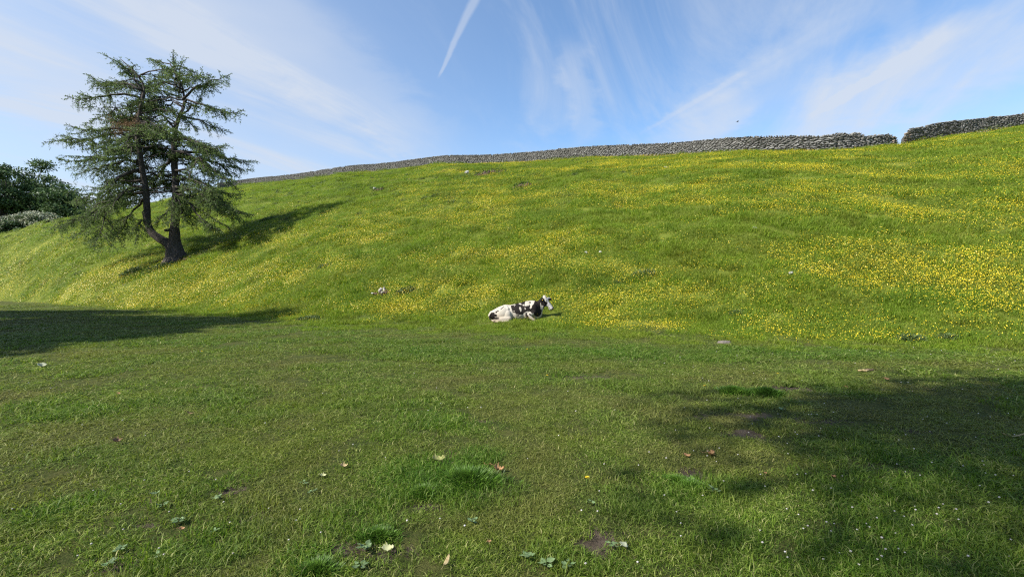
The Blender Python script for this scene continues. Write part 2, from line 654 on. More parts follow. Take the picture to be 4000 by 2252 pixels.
M['stem'] = simple_mat('flower_stem', (0.09, 0.15, 0.03), (0.13, 0.2, 0.04), 5.0, 0.6, 0.3)
M['weed'] = simple_mat('broad_weed_leaf', (0.10, 0.165, 0.06), (0.17, 0.24, 0.105), 25.0, 0.55, 0.4, island=0.3, trans=0.2)
M['leaf_yellow'] = simple_mat('fallen_leaf_yellow', (0.40, 0.40, 0.19), (0.54, 0.53, 0.30), 40.0, 0.6, 0.3, trans=0.15)
M['leaf_tan'] = simple_mat('fallen_leaf_tan', (0.28, 0.20, 0.09), (0.44, 0.35, 0.18), 45.0, 0.6, 0.3, trans=0.1)
M['leaf_orange'] = simple_mat('fallen_leaf_orange', (0.24, 0.125, 0.05), (0.36, 0.21, 0.10), 45.0, 0.65, 0.3, trans=0.1)
M['leaf_brown'] = simple_mat('fallen_leaf_brown', (0.12, 0.07, 0.04), (0.22, 0.14, 0.08), 45.0, 0.7, 0.2, trans=0.05)
M['leaf_green'] = simple_mat('fallen_leaf_green', (0.22, 0.22, 0.07), (0.36, 0.36, 0.13), 45.0, 0.6, 0.3, trans=0.15)
M['leaf_pale'] = simple_mat('fallen_leaf_pale', (0.28, 0.31, 0.20), (0.42, 0.43, 0.30), 45.0, 0.6, 0.3, trans=0.15)
M['dung'] = simple_mat('dry_dung', (0.10, 0.085, 0.075), (0.17, 0.15, 0.13), 14.0, 0.9, 0.1, bmp=0.6)
M['bird'] = simple_mat('dark_plumage', (0.03, 0.028, 0.028), (0.06, 0.055, 0.055), 6.0, 0.7, 0.2)
M['tag'] = simple_mat('yellow_plastic', (0.75, 0.52, 0.03), (0.80, 0.58, 0.05), 10.0, 0.4, 0.5)
M['eye'] = simple_mat('dark_eye', (0.008, 0.006, 0.005), (0.012, 0.01, 0.008), 10.0, 0.1, 0.6)


def ground_mat():
    m, g, out = new_mat('ground')
    geo = g.n('ShaderNodeNewGeometry')
    P = geo.outputs['Position']

    def at_(nm):
        a = g.n('ShaderNodeAttribute')
        a.attribute_name = nm
        return a.outputs['Fac']
    lawn = g.mix(g.ramp01(g.noise(P, 3.0, 6, 0.65), 0.35, 0.68), (0.035, 0.05, 0.012), (0.075, 0.08, 0.024))  # kept dark, so shade between the blades is part of this colour
    lawn = g.mix(g.math('MULTIPLY', g.ramp01(g.noise(P, 38.0, 4, 0.7), 0.5, 0.75), 0.5), lawn, (0.13, 0.11, 0.05))
    lawn = g.mix(1.0, lawn, g.colramp(g.noise(P, 150.0, 3, 0.7), [(0.36, (0.45, 0.45, 0.4)), (0.64, (1.7, 1.7, 1.5))]), 'MULTIPLY')
    mead = g.mix(g.ramp01(g.noise(P, 0.7, 7, 0.68), 0.34, 0.66), (0.075, 0.10, 0.014), (0.125, 0.15, 0.022))
    col = g.mix(at_('meadow'), lawn, mead)
    soil = g.mix(g.ramp01(g.noise(P, 14.0, 6, 0.7), 0.3, 0.7), (0.052, 0.040, 0.028), (0.115, 0.09, 0.066))
    col = g.mix(g.ramp01(at_('soil'), 0.25, 0.7), col, soil)
    b = principled(g, col, 0.95, 0.1)
    bump(g, b, g.noise(P, 45.0, 7, 0.75), 1.0, 0.03)
    g.link(b.outputs[0], out.inputs[0])
    return m


M['ground'] = ground_mat()

# ------------------------------------------------------------------ ground


def build_ground():
    fine = np.linspace(R(-58), R(58), 560)
    rest = np.linspace(R(58), R(302), 62)[1:-1]
    T = np.concatenate([fine, rest])
    rad = np.concatenate([[0.25, 0.6, 1.0, 1.4], 1.7 * (1.0145 ** np.arange(0, 330))])
    rad = rad[rad < 195]
    rad = np.concatenate([rad, [215, 245, 300, 420, 700, 1300]])
    A, B = np.meshgrid(T, rad)
    X, Y = B * np.sin(A), B * np.cos(A)
    Z = height(X, Y)
    sm = soil_mask(X, Y)
    Z = Z - sm * 0.018
    nr, nt = X.shape
    V = np.stack([X, Y, Z], -1).reshape(-1, 3)
    i = np.arange(nr - 1)[:, None] * nt
    j = np.arange(nt)[None, :]
    j2 = (j + 1) % nt
    q = np.stack([i + j, i + j2, i + nt + j2, i + nt + j], -1).reshape(-1, 4)[:, ::-1]
    V = np.vstack([V, [0, 0, H(0, 0)]])
    c = len(V) - 1
    tr = np.stack([np.full(nt, c), np.arange(nt), (np.arange(nt) + 1) % nt], -1)[:, ::-1]
    me = mesh_np('ground', V, q, tr, True)
    u = hill_param(X, Y)[4]
    fattr(me, 'soil', np.append(sm.ravel(), 0))
    fattr(me, 'meadow', np.append(sstep(-0.02, 0.03, u + (fbm(X, Y, 3, 3) - .5) * .05).ravel(), 0))
    o = link('ground', me, M['ground'])
    tag(o, 'flat grazed lawn running up into a steep green meadow hillside', kind='structure')


build_ground()

# ------------------------------------------------------------------ dry stone walls
_wl = [(190, 138, None), (215, 138, None)]      # the far end sinks behind the brow


def ridge_point(px):
    t = th(px)
    r1 = float(np.interp(t, RID_T, RID_R))
    return np.array([r1 * math.sin(t), r1 * math.cos(t)])


STONE_MESHES = []
_rg = np.random.default_rng(21)
for k in range(14):
    STONE_MESHES.append(hull_mesh('wall_stone', stone_pts(_rg, 15)))
    STONE_MESHES[-1].materials.append(M['stone'])
WARM_MESHES = []
for k in range(4):
    WARM_MESHES.append(hull_mesh('wall_stone_warm', stone_pts(_rg, 15)))
    WARM_MESHES[-1].materials.append(M['stone_warm'])
_HV = [np.array([v.co[:] for v in me.vertices]) for me in STONE_MESHES]
_HT = []
for me in STONE_MESHES:
    me.calc_loop_triangles()
    _HT.append(np.array([t.vertices[:] for t in me.loop_triangles]))


def build_wall(label, px0, px1, hfun, seed, warm_px):
    rg = np.random.default_rng(seed)
    path = np.array([ridge_point(p) for p in np.linspace(px0, px1, 400)])
    pxs = np.linspace(px0, px1, 400)
    # smooth the line of the wall
    k = np.ones(25) / 25
    pad = np.vstack([np.repeat(path[:1], 12, 0), path, np.repeat(path[-1:], 12, 0)])
    path = np.stack([np.convolve(pad[:, i], k, 'valid') for i in range(2)], 1)
    s = np.concatenate([[0], np.cumsum(np.hypot(*np.diff(path, axis=0).T))])
    L = s[-1]

    def at_s(v):
        p = np.array([np.interp(v, s, path[:, 0]), np.interp(v, s, path[:, 1])])
        q = np.array([np.interp(v + .3, s, path[:, 0]), np.interp(v + .3, s, path[:, 1])])
        if v + .3 > L:
            q, pp = p, np.array([np.interp(v - .3, s, path[:, 0]), np.interp(v - .3, s, path[:, 1])])
            t = q - pp
        else:
            t = q - p
        t = t / (np.linalg.norm(t) + 1e-9)
        return p, t, np.array([t[1], -t[0]]), float(np.interp(v, s, pxs))
    mid, tt, nn, _ = at_s(L / 2)
    sgn = 1.0 if nn @ (-mid) > 0 else -1.0
    p0 = at_s(0)[0]
    root = empty('dry_stone_wall', (p0[0], p0[1], H(*p0)), label, 'wall')
    stones = []
    z = -0.12
    row = 0
    while z < 2.0:
        hh = rg.uniform(0.09, 0.17) * (1.25 if row < 2 else 1.0)
        v = rg.uniform(-0.2, 0)
        while v < L:
            ln = rg.uniform(0.24, 0.72) * (1.2 if row < 2 else 1)
            if z > 1.5:
                ln = rg.uniform(0.16, 0.36)
            c = v + ln / 2
            v += ln * 0.97
            if c > L or c < 0:
                continue
            p, t, n, px = at_s(c)
            top = hfun(px) + (fbm(np.array([c * 0.6]), np.array([3.0]), seed)[0] - .5) * 0.22
            if z + hh * .7 > top:
                continue
            n = n * sgn
            batter = 0.30 - 0.10 * z / 1.6
            coping = z + hh * 1.5 > top and hfun(px) > 1.2
            gz = H(p[0], p[1])
            off = batter + rg.uniform(-.035, .035) - (0.13 if not coping else batter - rg.uniform(-.05, .05))
            ctr = (p[0] + n[0] * off, p[1] + n[1] * off, gz + z + hh / 2 + rg.uniform(-.02, .02))
            yaw = math.atan2(t[1], t[0]) + rg.uniform(-.12, .12)
            tiltv = rg.normal(0, 0.12)
            if coping:
                dims = (rg.uniform(.16, .32), rg.uniform(.4, .58), hh * rg.uniform(1.0, 1.9))
                tiltv = rg.normal(0, .25)
            else:
                dims = (ln * 1.08, 0.34, hh * rg.uniform(1.05, 1.28))
            warm = warm_px[0] < px < warm_px[1] and rg.uniform() < 0.7
            stones.append((ctr, (rg.normal(0, .08), tiltv, yaw), dims, coping, warm, math.hypot(ctr[0], ctr[1])))
        z += hh
        row += 1
    stones.sort(key=lambda a: a[5])
    acc = Acc()
    cnt = {True: 0, False: 0}
    lim = {True: 150, False: 300}
    rootm = Matrix.Translation(root.location).inverted()
    for ctr, rot, dims, coping, warm, dist in stones:
        mtx = Matrix.LocRotScale(Vector(ctr), Euler(rot), Vector(dims))
        kx = rg.integers(len(STONE_MESHES))
        if cnt[coping] < lim[coping] or warm:
            cnt[coping] += 1
            me = WARM_MESHES[rg.integers(4)] if warm else STONE_MESHES[kx]
            o = bpy.data.objects.new('coping_stone' if coping else 'stone', me)
            COL.objects.link(o)
            o.parent = root
            o.matrix_local = rootm @ mtx
        else:
            m4 = np.array(rootm @ mtx)
            acc.add(_HV[kx] @ m4[:3, :3].T + m4[:3, 3], (), _HT[kx])
    if acc.n:
        o = link('distant_stones', acc.mesh('distant_stones'), M['stone'], root)
        tag(o, kind='stuff')
    # the packed rubble between the two faces
    acc = Acc()
    N = int(L / 0.8)
    V, Q = [], []
    for i in range(N + 1):
        p, t, n, px = at_s(L * i / N)
        n = n * sgn
        gz = H(p[0], p[1]) - 0.4
        hh = max(hfun(px) - 0.16, 0.1) + 0.4
        for off, zz in ((.17, 0), (.11, hh), (-.20, hh), (-.30, 0)):
            V.append((p[0] + n[0] * off - root.location.x, p[1] + n[1] * off - root.location.y, gz + zz - root.location.z))
    for i in range(N):
        for k in range(4):
            k2 = (k + 1) % 4
            Q.append((i * 4 + k, i * 4 + k2, i * 4 + 4 + k2, i * 4 + 4 + k))
    V = np.array(V)
    Q += [(3, 2, 1, 0), (N * 4, N * 4 + 1, N * 4 + 2, N * 4 + 3)]
    link('rubble_core', mesh_np('rubble_core', V, Q), M['core'], root)
    return root


def h_left(px):
    sx = px / 0.256
    return float(np.interp(sx, [0, 3352, 3385, 3470, 3482, 3500, 3516, 3530], [1.74, 1.78, 1.34, 1.46, 1.46, 1.05, .85, .80]))


def h_right(px):
    sx = px / 0.256
    return float(np.interp(sx, [3514, 3528, 3532, 3546, 3552, 3572, 4500], [.80, .82, 1.15, 1.35, 1.68, 1.78, 1.74]))


build_wall('long grey dry stone wall along the brow of the hill, left of the collapsed gap', 212, 901, h_left, 5, (893, 901))
build_wall('grey dry stone wall climbing to the right from the collapsed gap', 902, 1085, h_right, 9, (902, 909))

# ------------------------------------------------------------------ the larch
LX = at(684, 1012)


def build_larch():
    base = LX
    d = base.y
    mpp = 0.256 / 1.559 / F * d              # metres per pixel of the enlarged photo crop

    def P(cx, cy, dy=0.0):
        f = (d + dy) / d
        return np.array([(base.x + (cx - 835) * mpp) * f - base.x, dy, CAM_Z + (base.z + (1342 - cy) * mpp - CAM_Z) * f - base.z])
    root = empty('larch_tree', base, 'tall twin-stemmed larch with feathery dark green branches standing alone on the slope', 'tree')
    rg = np.random.default_rng(33)
    # main trunk
    tr = spline([P(842, 1385), P(842, 1335), P(832, 1270), P(832, 1180), P(838, 1050, .1), P(838, 900, .2), P(829, 720, .2), P(835, 560, .1),
                 P(862, 470), P(890, 400), P(880, 300, .3), P(835, 190, .2), P(822, 95)], 60)
    zz = tr[:, 2] / mpp
    rad = np.interp(zz, [-40, 0, 60, 110, 200, 350, 620, 790, 950, 1250], [88, 62, 46, 34, 24, 20, 17, 13, 7, 2]) * mpp
    acc = Acc()
    acc.add(*tube(tr, rad, 12, True, seed=3, rough=0.07))
    for a in np.linspace(0, 2 * np.pi, 9, endpoint=False):       # root flare
        a += rg.uniform(-.2, .2)
        ln = rg.uniform(1.0, 1.9)
        pts = []
        for k, q in enumerate((0.2, .6, 1.0)):
            x, y = math.cos(a) * ln * q, math.sin(a) * ln * q
            pts.append((x, y, H(base.x + x, base.y + y) - base.z + (0.75, 0.16, -.12)[k]))
        acc.add(*tube(spline(pts, 7), np.linspace(.34, .07, 7), 7))
    # long surface root uphill to the right
    rp = [(q * 1.0, q * 0.35) for q in (0.4, 1.6, 3.0, 4.4, 5.6)]
    acc.add(*tube(spline([(x, y, H(base.x + x, base.y + y) - base.z + .04) for x, y in rp], 14), np.linspace(.16, .05, 14), 6))
    # broken stub on the inner side
    acc.add(*tube([P(825, 1165), P(800, 1163, -.1), P(772, 1166, -.15)], [.22, .17, .13], 8))
    link('trunk', acc.mesh('trunk', True), M['bark'], root)
    # left stem
    st = spline([P(826, 1285), P(790, 1245), P(735, 1212), P(690, 1175), P(668, 1120), P(664, 1040, -.1), P(658, 930, -.2), P(640, 820, -.3), P(625, 720, -.3),
                 P(607, 600, -.3), P(616, 480, -.2), P(636, 370), P(648, 300), P(600, 215, -.3), P(505, 125, -.2)], 60)
    rad = np.interp(np.linspace(0, 1, 60), [0, .12, .3, .6, .8, 1], [36, 24, 19, 14, 10, 2]) * mpp
    acc = Acc()
    acc.add(*tube(st, rad, 11, True, seed=5, rough=0.07))
    link('stem', acc.mesh('stem', True), M['bark'], root)

    twigs = Acc()
    C, D, S, LL, W = [], [], [], [], []
    CB = []            # brown needles

    def foliate(path, dens, brown=False, tw=1.0, start=0.28):
        """side twigs with needle tufts along one branch"""
        n = len(path)
        seg = np.linalg.norm(np.diff(path, axis=0), axis=1)
        cum = np.concatenate([[0], np.cumsum(seg)])
        Lb = cum[-1]
        m = max(6, int(Lb * dens))
        for q in np.linspace(start, 1.0, m):
            q = min(1.0, q + rg.uniform(-.02, .02))
            v = q * Lb
            p = np.array([np.interp(v, cum, path[:, i]) for i in range(3)])
            i = min(n - 2, max(0, np.searchsorted(cum, v) - 1))
            t = unit(path[i + 1] - path[i])
            side = unit(np.cross(t, [0, 0, 1.0])) * rg.choice([-1, 1])
            ln = (0.35 + 0.9 * (1 - q) ** .7) * tw * rg.uniform(.6, 1.3)
            ln = min(ln, 1.25 * tw)
            if q > 0.97:
                side = t
            dr = unit(side * rg.uniform(.5, 1.0) + t * rg.uniform(.3, .9) + np.array([0, 0, rg.uniform(-.8, .3)]))
            k = max(4, int(ln / 0.085))
            ss = np.linspace(0.05, 1, k)
            pts = p + np.outer(ss * ln, dr) + np.outer(ss ** 2 * ln * .35, [0, 0, -1]) * rg.uniform(-.5, 1.3)
            if not brown:
                twigs.add(*tube(pts[[0, k // 2, -1]], [.018, .012, .006], 3, False))
            reps = 2
            for _ in range(reps):
                c = pts + rg.normal(0, .035, pts.shape)
                dd = unit(dr * rg.uniform(.1, .9) + rg.normal(0, .7, pts.shape) + np.array([0, 0, .12]))
                s2 = unit(np.cross(dd, rg.normal(size=pts.shape)))
                (CB if brown else C).append(c)
                if not brown:
                    D.append(dd)
                    S.append(s2)
                    LL.append(rg.uniform(.12, .26, k))
                    W.append(rg.uniform(.045, .085, k))
                else:
                    CB[-1] = (c, dd, s2, rg.uniform(.1, .2, k), rg.uniform(.03, .055, k))
            # hanging sprays
            if rg.uniform() < .42 and q < .97:
                h = rg.uniform(.3, .9) * tw
                kk = int(h / .07) + 2
                hp = pts[k // 2] + np.outer(np.linspace(0, h, kk), [0.0, 0, -1]) + rg.normal(0, .05, (kk, 3))
                for _ in range(2):
                    dd = unit(rg.normal(0, .6, hp.shape) + np.array([0, 0, -.7]))
                    if brown:
                        continue
                    C.append(hp)
                    D.append(dd)
                    S.append(unit(np.cross(dd, rg.normal(size=hp.shape))))
                    LL.append(rg.uniform(.10, .2, kk))
                    W.append(rg.uniform(.03, .055, kk))

    def branch(p0, p1, r0, limb=False, brown=False, sag=.1, dens=3.6, tw=1.0, start=.28):
        p0, p1 = np.asarray(p0), np.asarray(p1)
        Lb = np.linalg.norm(p1 - p0)
        q = np.linspace(0, 1, 10)
        path = p0 + np.outer(q, p1 - p0)
        path[:, 2] += -sag * Lb * np.sin(np.pi * q) * (q * 1.2) + .06 * Lb * np.sin(np.pi * q) * (1 - q) * 2
        path[1:-1] += rg.normal(0, .018 * Lb, (8, 3))
        V = tube(path, np.linspace(r0, .014, 10), 6, True)
        if limb:
            a = Acc()
            a.add(*V)
            link('limb', a.mesh('limb', True), M['bark'], root)
        else:
            twigs.add(*V)
        foliate(path, dens, brown, tw, start)
        # a couple of forking side branches
        for f in rg.uniform(.35, .75, int(Lb / 1.8)):
            k = int(f * 9)
            t = unit(path[k + 1] - path[k])
            sd = unit(np.cross(t, [0, 0, 1.0])) * rg.choice([-1, 1])
            e = path[k] + (t * .8 + sd * rg.uniform(.3, .9) + np.array([0, 0, rg.uniform(-.35, .2)])) * Lb * (1 - f) * rg.uniform(.6, .95)
            pp = path[k] + np.outer(np.linspace(0, 1, 6), e - path[k])
            pp[1:-1] += rg.normal(0, .03 * Lb * .4, (4, 3))
            if not brown:
                twigs.add(*tube(pp, np.linspace(r0 * .4, .01, 6), 5, True))
            foliate(pp, dens, brown, tw * .8, .1)
    # limbs traced from the photograph: start, end, depth offset of the end
    for a, b, dy, r0 in [((636, 365), (155, 352), -.8, .15), ((640, 320), (292, 215), .6, .14), ((612, 560), (150, 520), -1.2, .15),
                         ((604, 610), (112, 612), 1.0, .16), ((610, 650), (420, 690), -3, .14), ((628, 770), (108, 735), -.6, .17), ((620, 800), (330, 930), -2.0, .2),
                         ((655, 905), (15, 1160), .5, .18), ((655, 930), (60, 1125), -2.2, .16), ((470, 1000), (335, 1285), -2.6, .08), ((660, 960), (440, 1210), 1.5, .12),
                         ((880, 370), (1165, 210), .3, .13), ((885, 400), (1240, 440), -.8, .13), ((862, 470), (1155, 570), 1.0, .13),
                         ((833, 620), (1150, 640), -1.6, .14), ((830, 700), (1318, 745), .4, .17), ((832, 690), (1180, 860), -2.2, .16),
                         ((838, 860), (1235, 950), .3, .17), ((838, 900), (1300, 1080), -.6, .17), ((838, 950), (1110, 1170), -2.0, .13),
                         ((832, 715), (690, 870), -.4, .22), ((838, 560), (745, 440), -.4, .14), ((632, 710), (760, 560), .4, .12), ((850, 500), (1000, 330), .9, .12),
                         ((636, 330), (740, 200), .7, .12), ((830, 250), (1040, 215), -.6, .09), ((838, 1000), (690, 1130), -1.0, .08), ((838, 1000), (960, 1140), 1.5, .09),
                         ((830, 720), (1290, 800), 1.4, .12), ((838, 830), (1170, 1010), 2.0, .13), ((835, 600), (1130, 720), 2.0, .12), ((838, 800), (1080, 900), -3.0, .12), ((838, 930), (1200, 1050), -2.4, .13), ((620, 740), (200, 830), -2.2, .14), ((650, 860), (190, 1000), 2.0, .15), ((650, 900), (250, 1120), -3.0, .13), ((870, 330), (1060, 260), .8, .09), ((862, 330), (822, 82), .2, .09), ((850, 260), (880, 120), -.3, .06), ((640, 320), (490, 118), .3, .10), ((845, 280), (740, 150), .4, .07), ((658, 1000), (600, 1230), -1.5, .07), ((838, 960), (900, 1110), -1.6, .08)]:
        b = (a[0] + (b[0] - a[0]) * (.93 if b[0] < 700 else 1.0), a[1] + (b[1] - a[1]) * .95)
        branch(P(*a), P(b[0], b[1], dy * 1.7), r0, limb=True, sag=rg.uniform(.0, .14), dens=4.4, tw=1.2, start=.38)
    # the rest of the crown, in all directions
    lim_y = [95, 200, 350, 440, 520, 600, 740, 860, 960, 1080, 1170]
    lim_l = [740, 420, 260, 330, 260, 190, 190, 220, 160, 110, 130]
    lim_r = [880, 1050, 1110, 1130, 1040, 1110, 1190, 1140, 1160, 1190, 1060]
    for k in range(88):
        left = rg.uniform() < .5
        cy = rg.uniform(150, 1010) if not left else rg.uniform(185, 1000)
        stem = st if left else tr
        z = (1342 - cy) * mpp
        up = stem[:, 2]
        mono = np.maximum.accumulate(up)
        p0 = np.array([np.interp(z, mono, stem[:, i]) for i in range(3)])
        az = rg.uniform(0, 2 * np.pi)
        if math.sin(az) < -.35 and rg.uniform() < .7:
            az = -az
        ey = cy + rg.uniform(-30, 110) if cy > 350 else cy + rg.uniform(-70, 50)
        xl = (np.interp(ey, lim_y, lim_l) - 835) * mpp
        xr = (np.interp(ey, lim_y, lim_r) - 835) * mpp
        ry = 7.2 * np.interp(ey, [95, 300, 700, 1100], [.3, .75, 1.0, 1.1])
        cx = (xl + xr) / 2
        ex = cx + math.cos(az) * (xr - xl) / 2 * rg.uniform(.55, .95)
        yy = math.sin(az) * ry * rg.uniform(.6, 1)
        p1 = P(ex / mpp + 835, ey, yy)
        if np.linalg.norm(p1 - p0) > 8.0:
            p1 = p0 + (p1 - p0) * 8.0 / np.linalg.norm(p1 - p0)
        branch(p0, p1, .075, sag=rg.uniform(-.12, .14), dens=3.6, tw=rg.uniform(.8, 1.25), start=.5)
    # dead brown bough
    for e in ((440, 470), (470, 540), (520, 480), (560, 520), (600, 470)):
        branch(P(612, 560), P(e[0], e[1], rg.uniform(-3.6, -2.4)), .05, brown=True, dens=5.0, tw=1.0, start=.3)
    V, q = leaf_quads(np.concatenate(C), np.concatenate(D), np.concatenate(S), np.concatenate(LL), np.concatenate(W))
    link('crown', mesh_np('crown', V, q), M['needles'], root)
    link('twigs', twigs.mesh('twigs'), M['bark'], root)
    V, q = leaf_quads(*[np.concatenate([c[i] for c in CB]) for i in range(5)])
    o = link('dead_bough', mesh_np('dead_bough', V, q), M['needles_brown'], root)
    o['label'] = 'rusty brown dead bough'


build_larch()

# ------------------------------------------------------------------ broadleaf trees


def broad_tree(name, base, hgt, rx, ry, label, seed, mat, clumps=26, leaves=260, leaf=(.35, .6), trunk_r=.45, crown_lo=.25, group=None, lean=(0, 0), cat='tree', blossom=0.0, lump=.36):
    rg = np.random.default_rng(seed)
    root = empty(name, base, label, cat, group)
    lo = hgt * crown_lo
    cz, rz = (hgt + lo) / 2, (hgt - lo) / 2
    acc = Acc()
    tr = np.array([[0, 0, -.6], [rg.normal(0, .1), 0, hgt * .2], [rg.normal(0, .3), rg.normal(0, .2), hgt * .5], [rg.normal(0, .4), 0, hgt * .82]])
    trs = spline(tr, 12)
    acc.add(*tube(trs, np.linspace(trunk_r, trunk_r * .15, 12), 9, rough=.05))
    C, D, S, L, W, BL = [], [], [], [], [], []
    for k in range(clumps):
        v = rg.normal(size=3)
        v /= np.linalg.norm(v)
        q = rg.uniform(.45, .9) if k > clumps * .2 else rg.uniform(0, .5)
        c = np.array([v[0] * rx * q + lean[0], v[1] * ry * q + lean[1], cz + v[2] * rz * q])
        rr = lump * min(rx, rz) * rg.uniform(.65, 1.25)
        a = trs[int(rg.integers(3, 10) if not lean[0] else rg.integers(8, 12))]
        mid = (a + c) / 2 + np.array([0, 0, -.15 * np.linalg.norm(c - a)])
        acc.add(*tube(spline([a, mid, c], 6), np.linspace(trunk_r * (.3 if not lean[0] else .12), .015, 6), 5, False))
        n = int(leaves * rg.uniform(.7, 1.3))
        u = rg.normal(size=(n, 3))
        u = unit(u) * (rg.uniform(0, 1, (n, 1)) ** .4)
        p = c + u * rr * np.array([1.25, 1.25, .7])
        dd = unit(u * .6 + rg.normal(0, .6, (n, 3)) + np.array([0, 0, -.25]))
        C.append(p)
        D.append(dd)
        S.append(unit(np.cross(dd, rg.normal(size=(n, 3)) * .5 + np.array([0, 0, 1]))))
        L.append(rg.uniform(*leaf, n))
        W.append(rg.uniform(*leaf, n) * .7)
        BL.append(rg.uniform(0, 1, n) < blossom * (0.6 + .6 * u[:, 2] + .3 * rg.uniform()))
    link('trunk', acc.mesh('trunk', True), M['bark'], root)
    C, D, S, L, W = map(np.concatenate, (C, D, S, L, W))
    BL = np.concatenate(BL)
    V, q = leaf_quads(C[~BL], D[~BL], S[~BL], L[~BL], W[~BL])
    link('crown', mesh_np('crown', V, q), mat, root)
    if BL.any():
        V, q = leaf_quads(C[BL] + np.array([0, -.05, .08]), D[BL], S[BL], L[BL] * .8, W[BL] * .9)
        link('blossom', mesh_np('blossom', V, q), M['blossom'], root)
    return root


def behind(sx, d):
    x = (sx * .256 - 512) / F * d
    return Vector((x, d, H(x, d) - .1))


def top_h(b, sy):
    return CAM_Z + (288 - sy * .256) / F * b.y - b.z


b = behind(128, 108)
broad_tree('broadleaf_tree', b, top_h(b, 632) * 1.07, 8.0, 6.5, 'dark domed broadleaf tree behind the brow, left of the larch, sky showing through its crown', 3, M['leaves'], 80, 250, (.32, .6), .5, .12, 'trees beyond the brow', lump=.22)
b = behind(18, 101)
broad_tree('broadleaf_tree', b, top_h(b, 652) * 1.07, 5.2, 5, 'dark broadleaf tree at the very left edge of the picture', 4, M['leaves'], 56, 250, (.32, .6), .5, .1, 'trees beyond the brow', lump=.25)
b = behind(255, 104)
broad_tree('broadleaf_tree', b, top_h(b, 715), 6.4, 5, 'lower dark broadleaf tree just behind the left branches of the larch', 6, M['leaves'], 42, 420, (.32, .6), .45, .1, 'trees beyond the brow', lump=.34)
b = behind(495, 150)
broad_tree('broadleaf_tree', b, top_h(b, 705), 6.6, 6, 'rounded olive green tree seen between the larch stems', 8, M['leaves_olive'], 42, 420, (.45, .8), .5, .1, 'trees beyond the brow', lump=.34)
b = behind(135, 92)
broad_tree('hawthorn_bush', b, top_h(b, 822), 4.6, 3, 'low hawthorn bush dusted with cream blossom on the brow at left', 9, M['leaves'], 44, 420, (.22, .42), .2, .0, None, cat='bush', blossom=.62, lump=.42)
b = behind(45, 90)
broad_tree('hawthorn_bush', b, top_h(b, 862), 3.0, 2.5, 'small dark bush with few blossoms at the left edge below the trees', 12, M['leaves'], 30, 320, (.22, .42), .2, .0, None, cat='bush', blossom=.25, lump=.42)
# trees that stand outside the picture and throw the shadows that fall across the lawn
for bx, by, hh, rr, sd, lab in ((-27.5, 9.0, 15, 5.4, 31, 'tall broadleaf tree standing off to the left of the lawn, nearest the viewer'),
                                (-33.5, 13.5, 19.5, 7.0, 32, 'tall broadleaf tree standing off to the left of the lawn, middle of three'),
                                (-46, 21.5, 19, 7.0, 34, 'tall broadleaf tree standing off to the left of the lawn, farthest of three')):
    broad_tree('broadleaf_tree', Vector((bx, by, H(bx, by))), hh, rr, rr, lab, sd, M['leaves'], 70, 420, (.4, .75), .5, .15, 'trees beside the lawn', lump=.34)
broad_tree('broadleaf_tree', Vector((-8.5, -4.3, H(-8.5, -4.3))), 15.8, 3.4, 3.4, 'broadleaf tree just behind the viewer', 35, M['leaves'], 40, 120, (.20, .38), .30, .60, 'trees beside the lawn', lump=.36, lean=(2.4, 2.9))

# ------------------------------------------------------------------ the cow
CS = 600.0


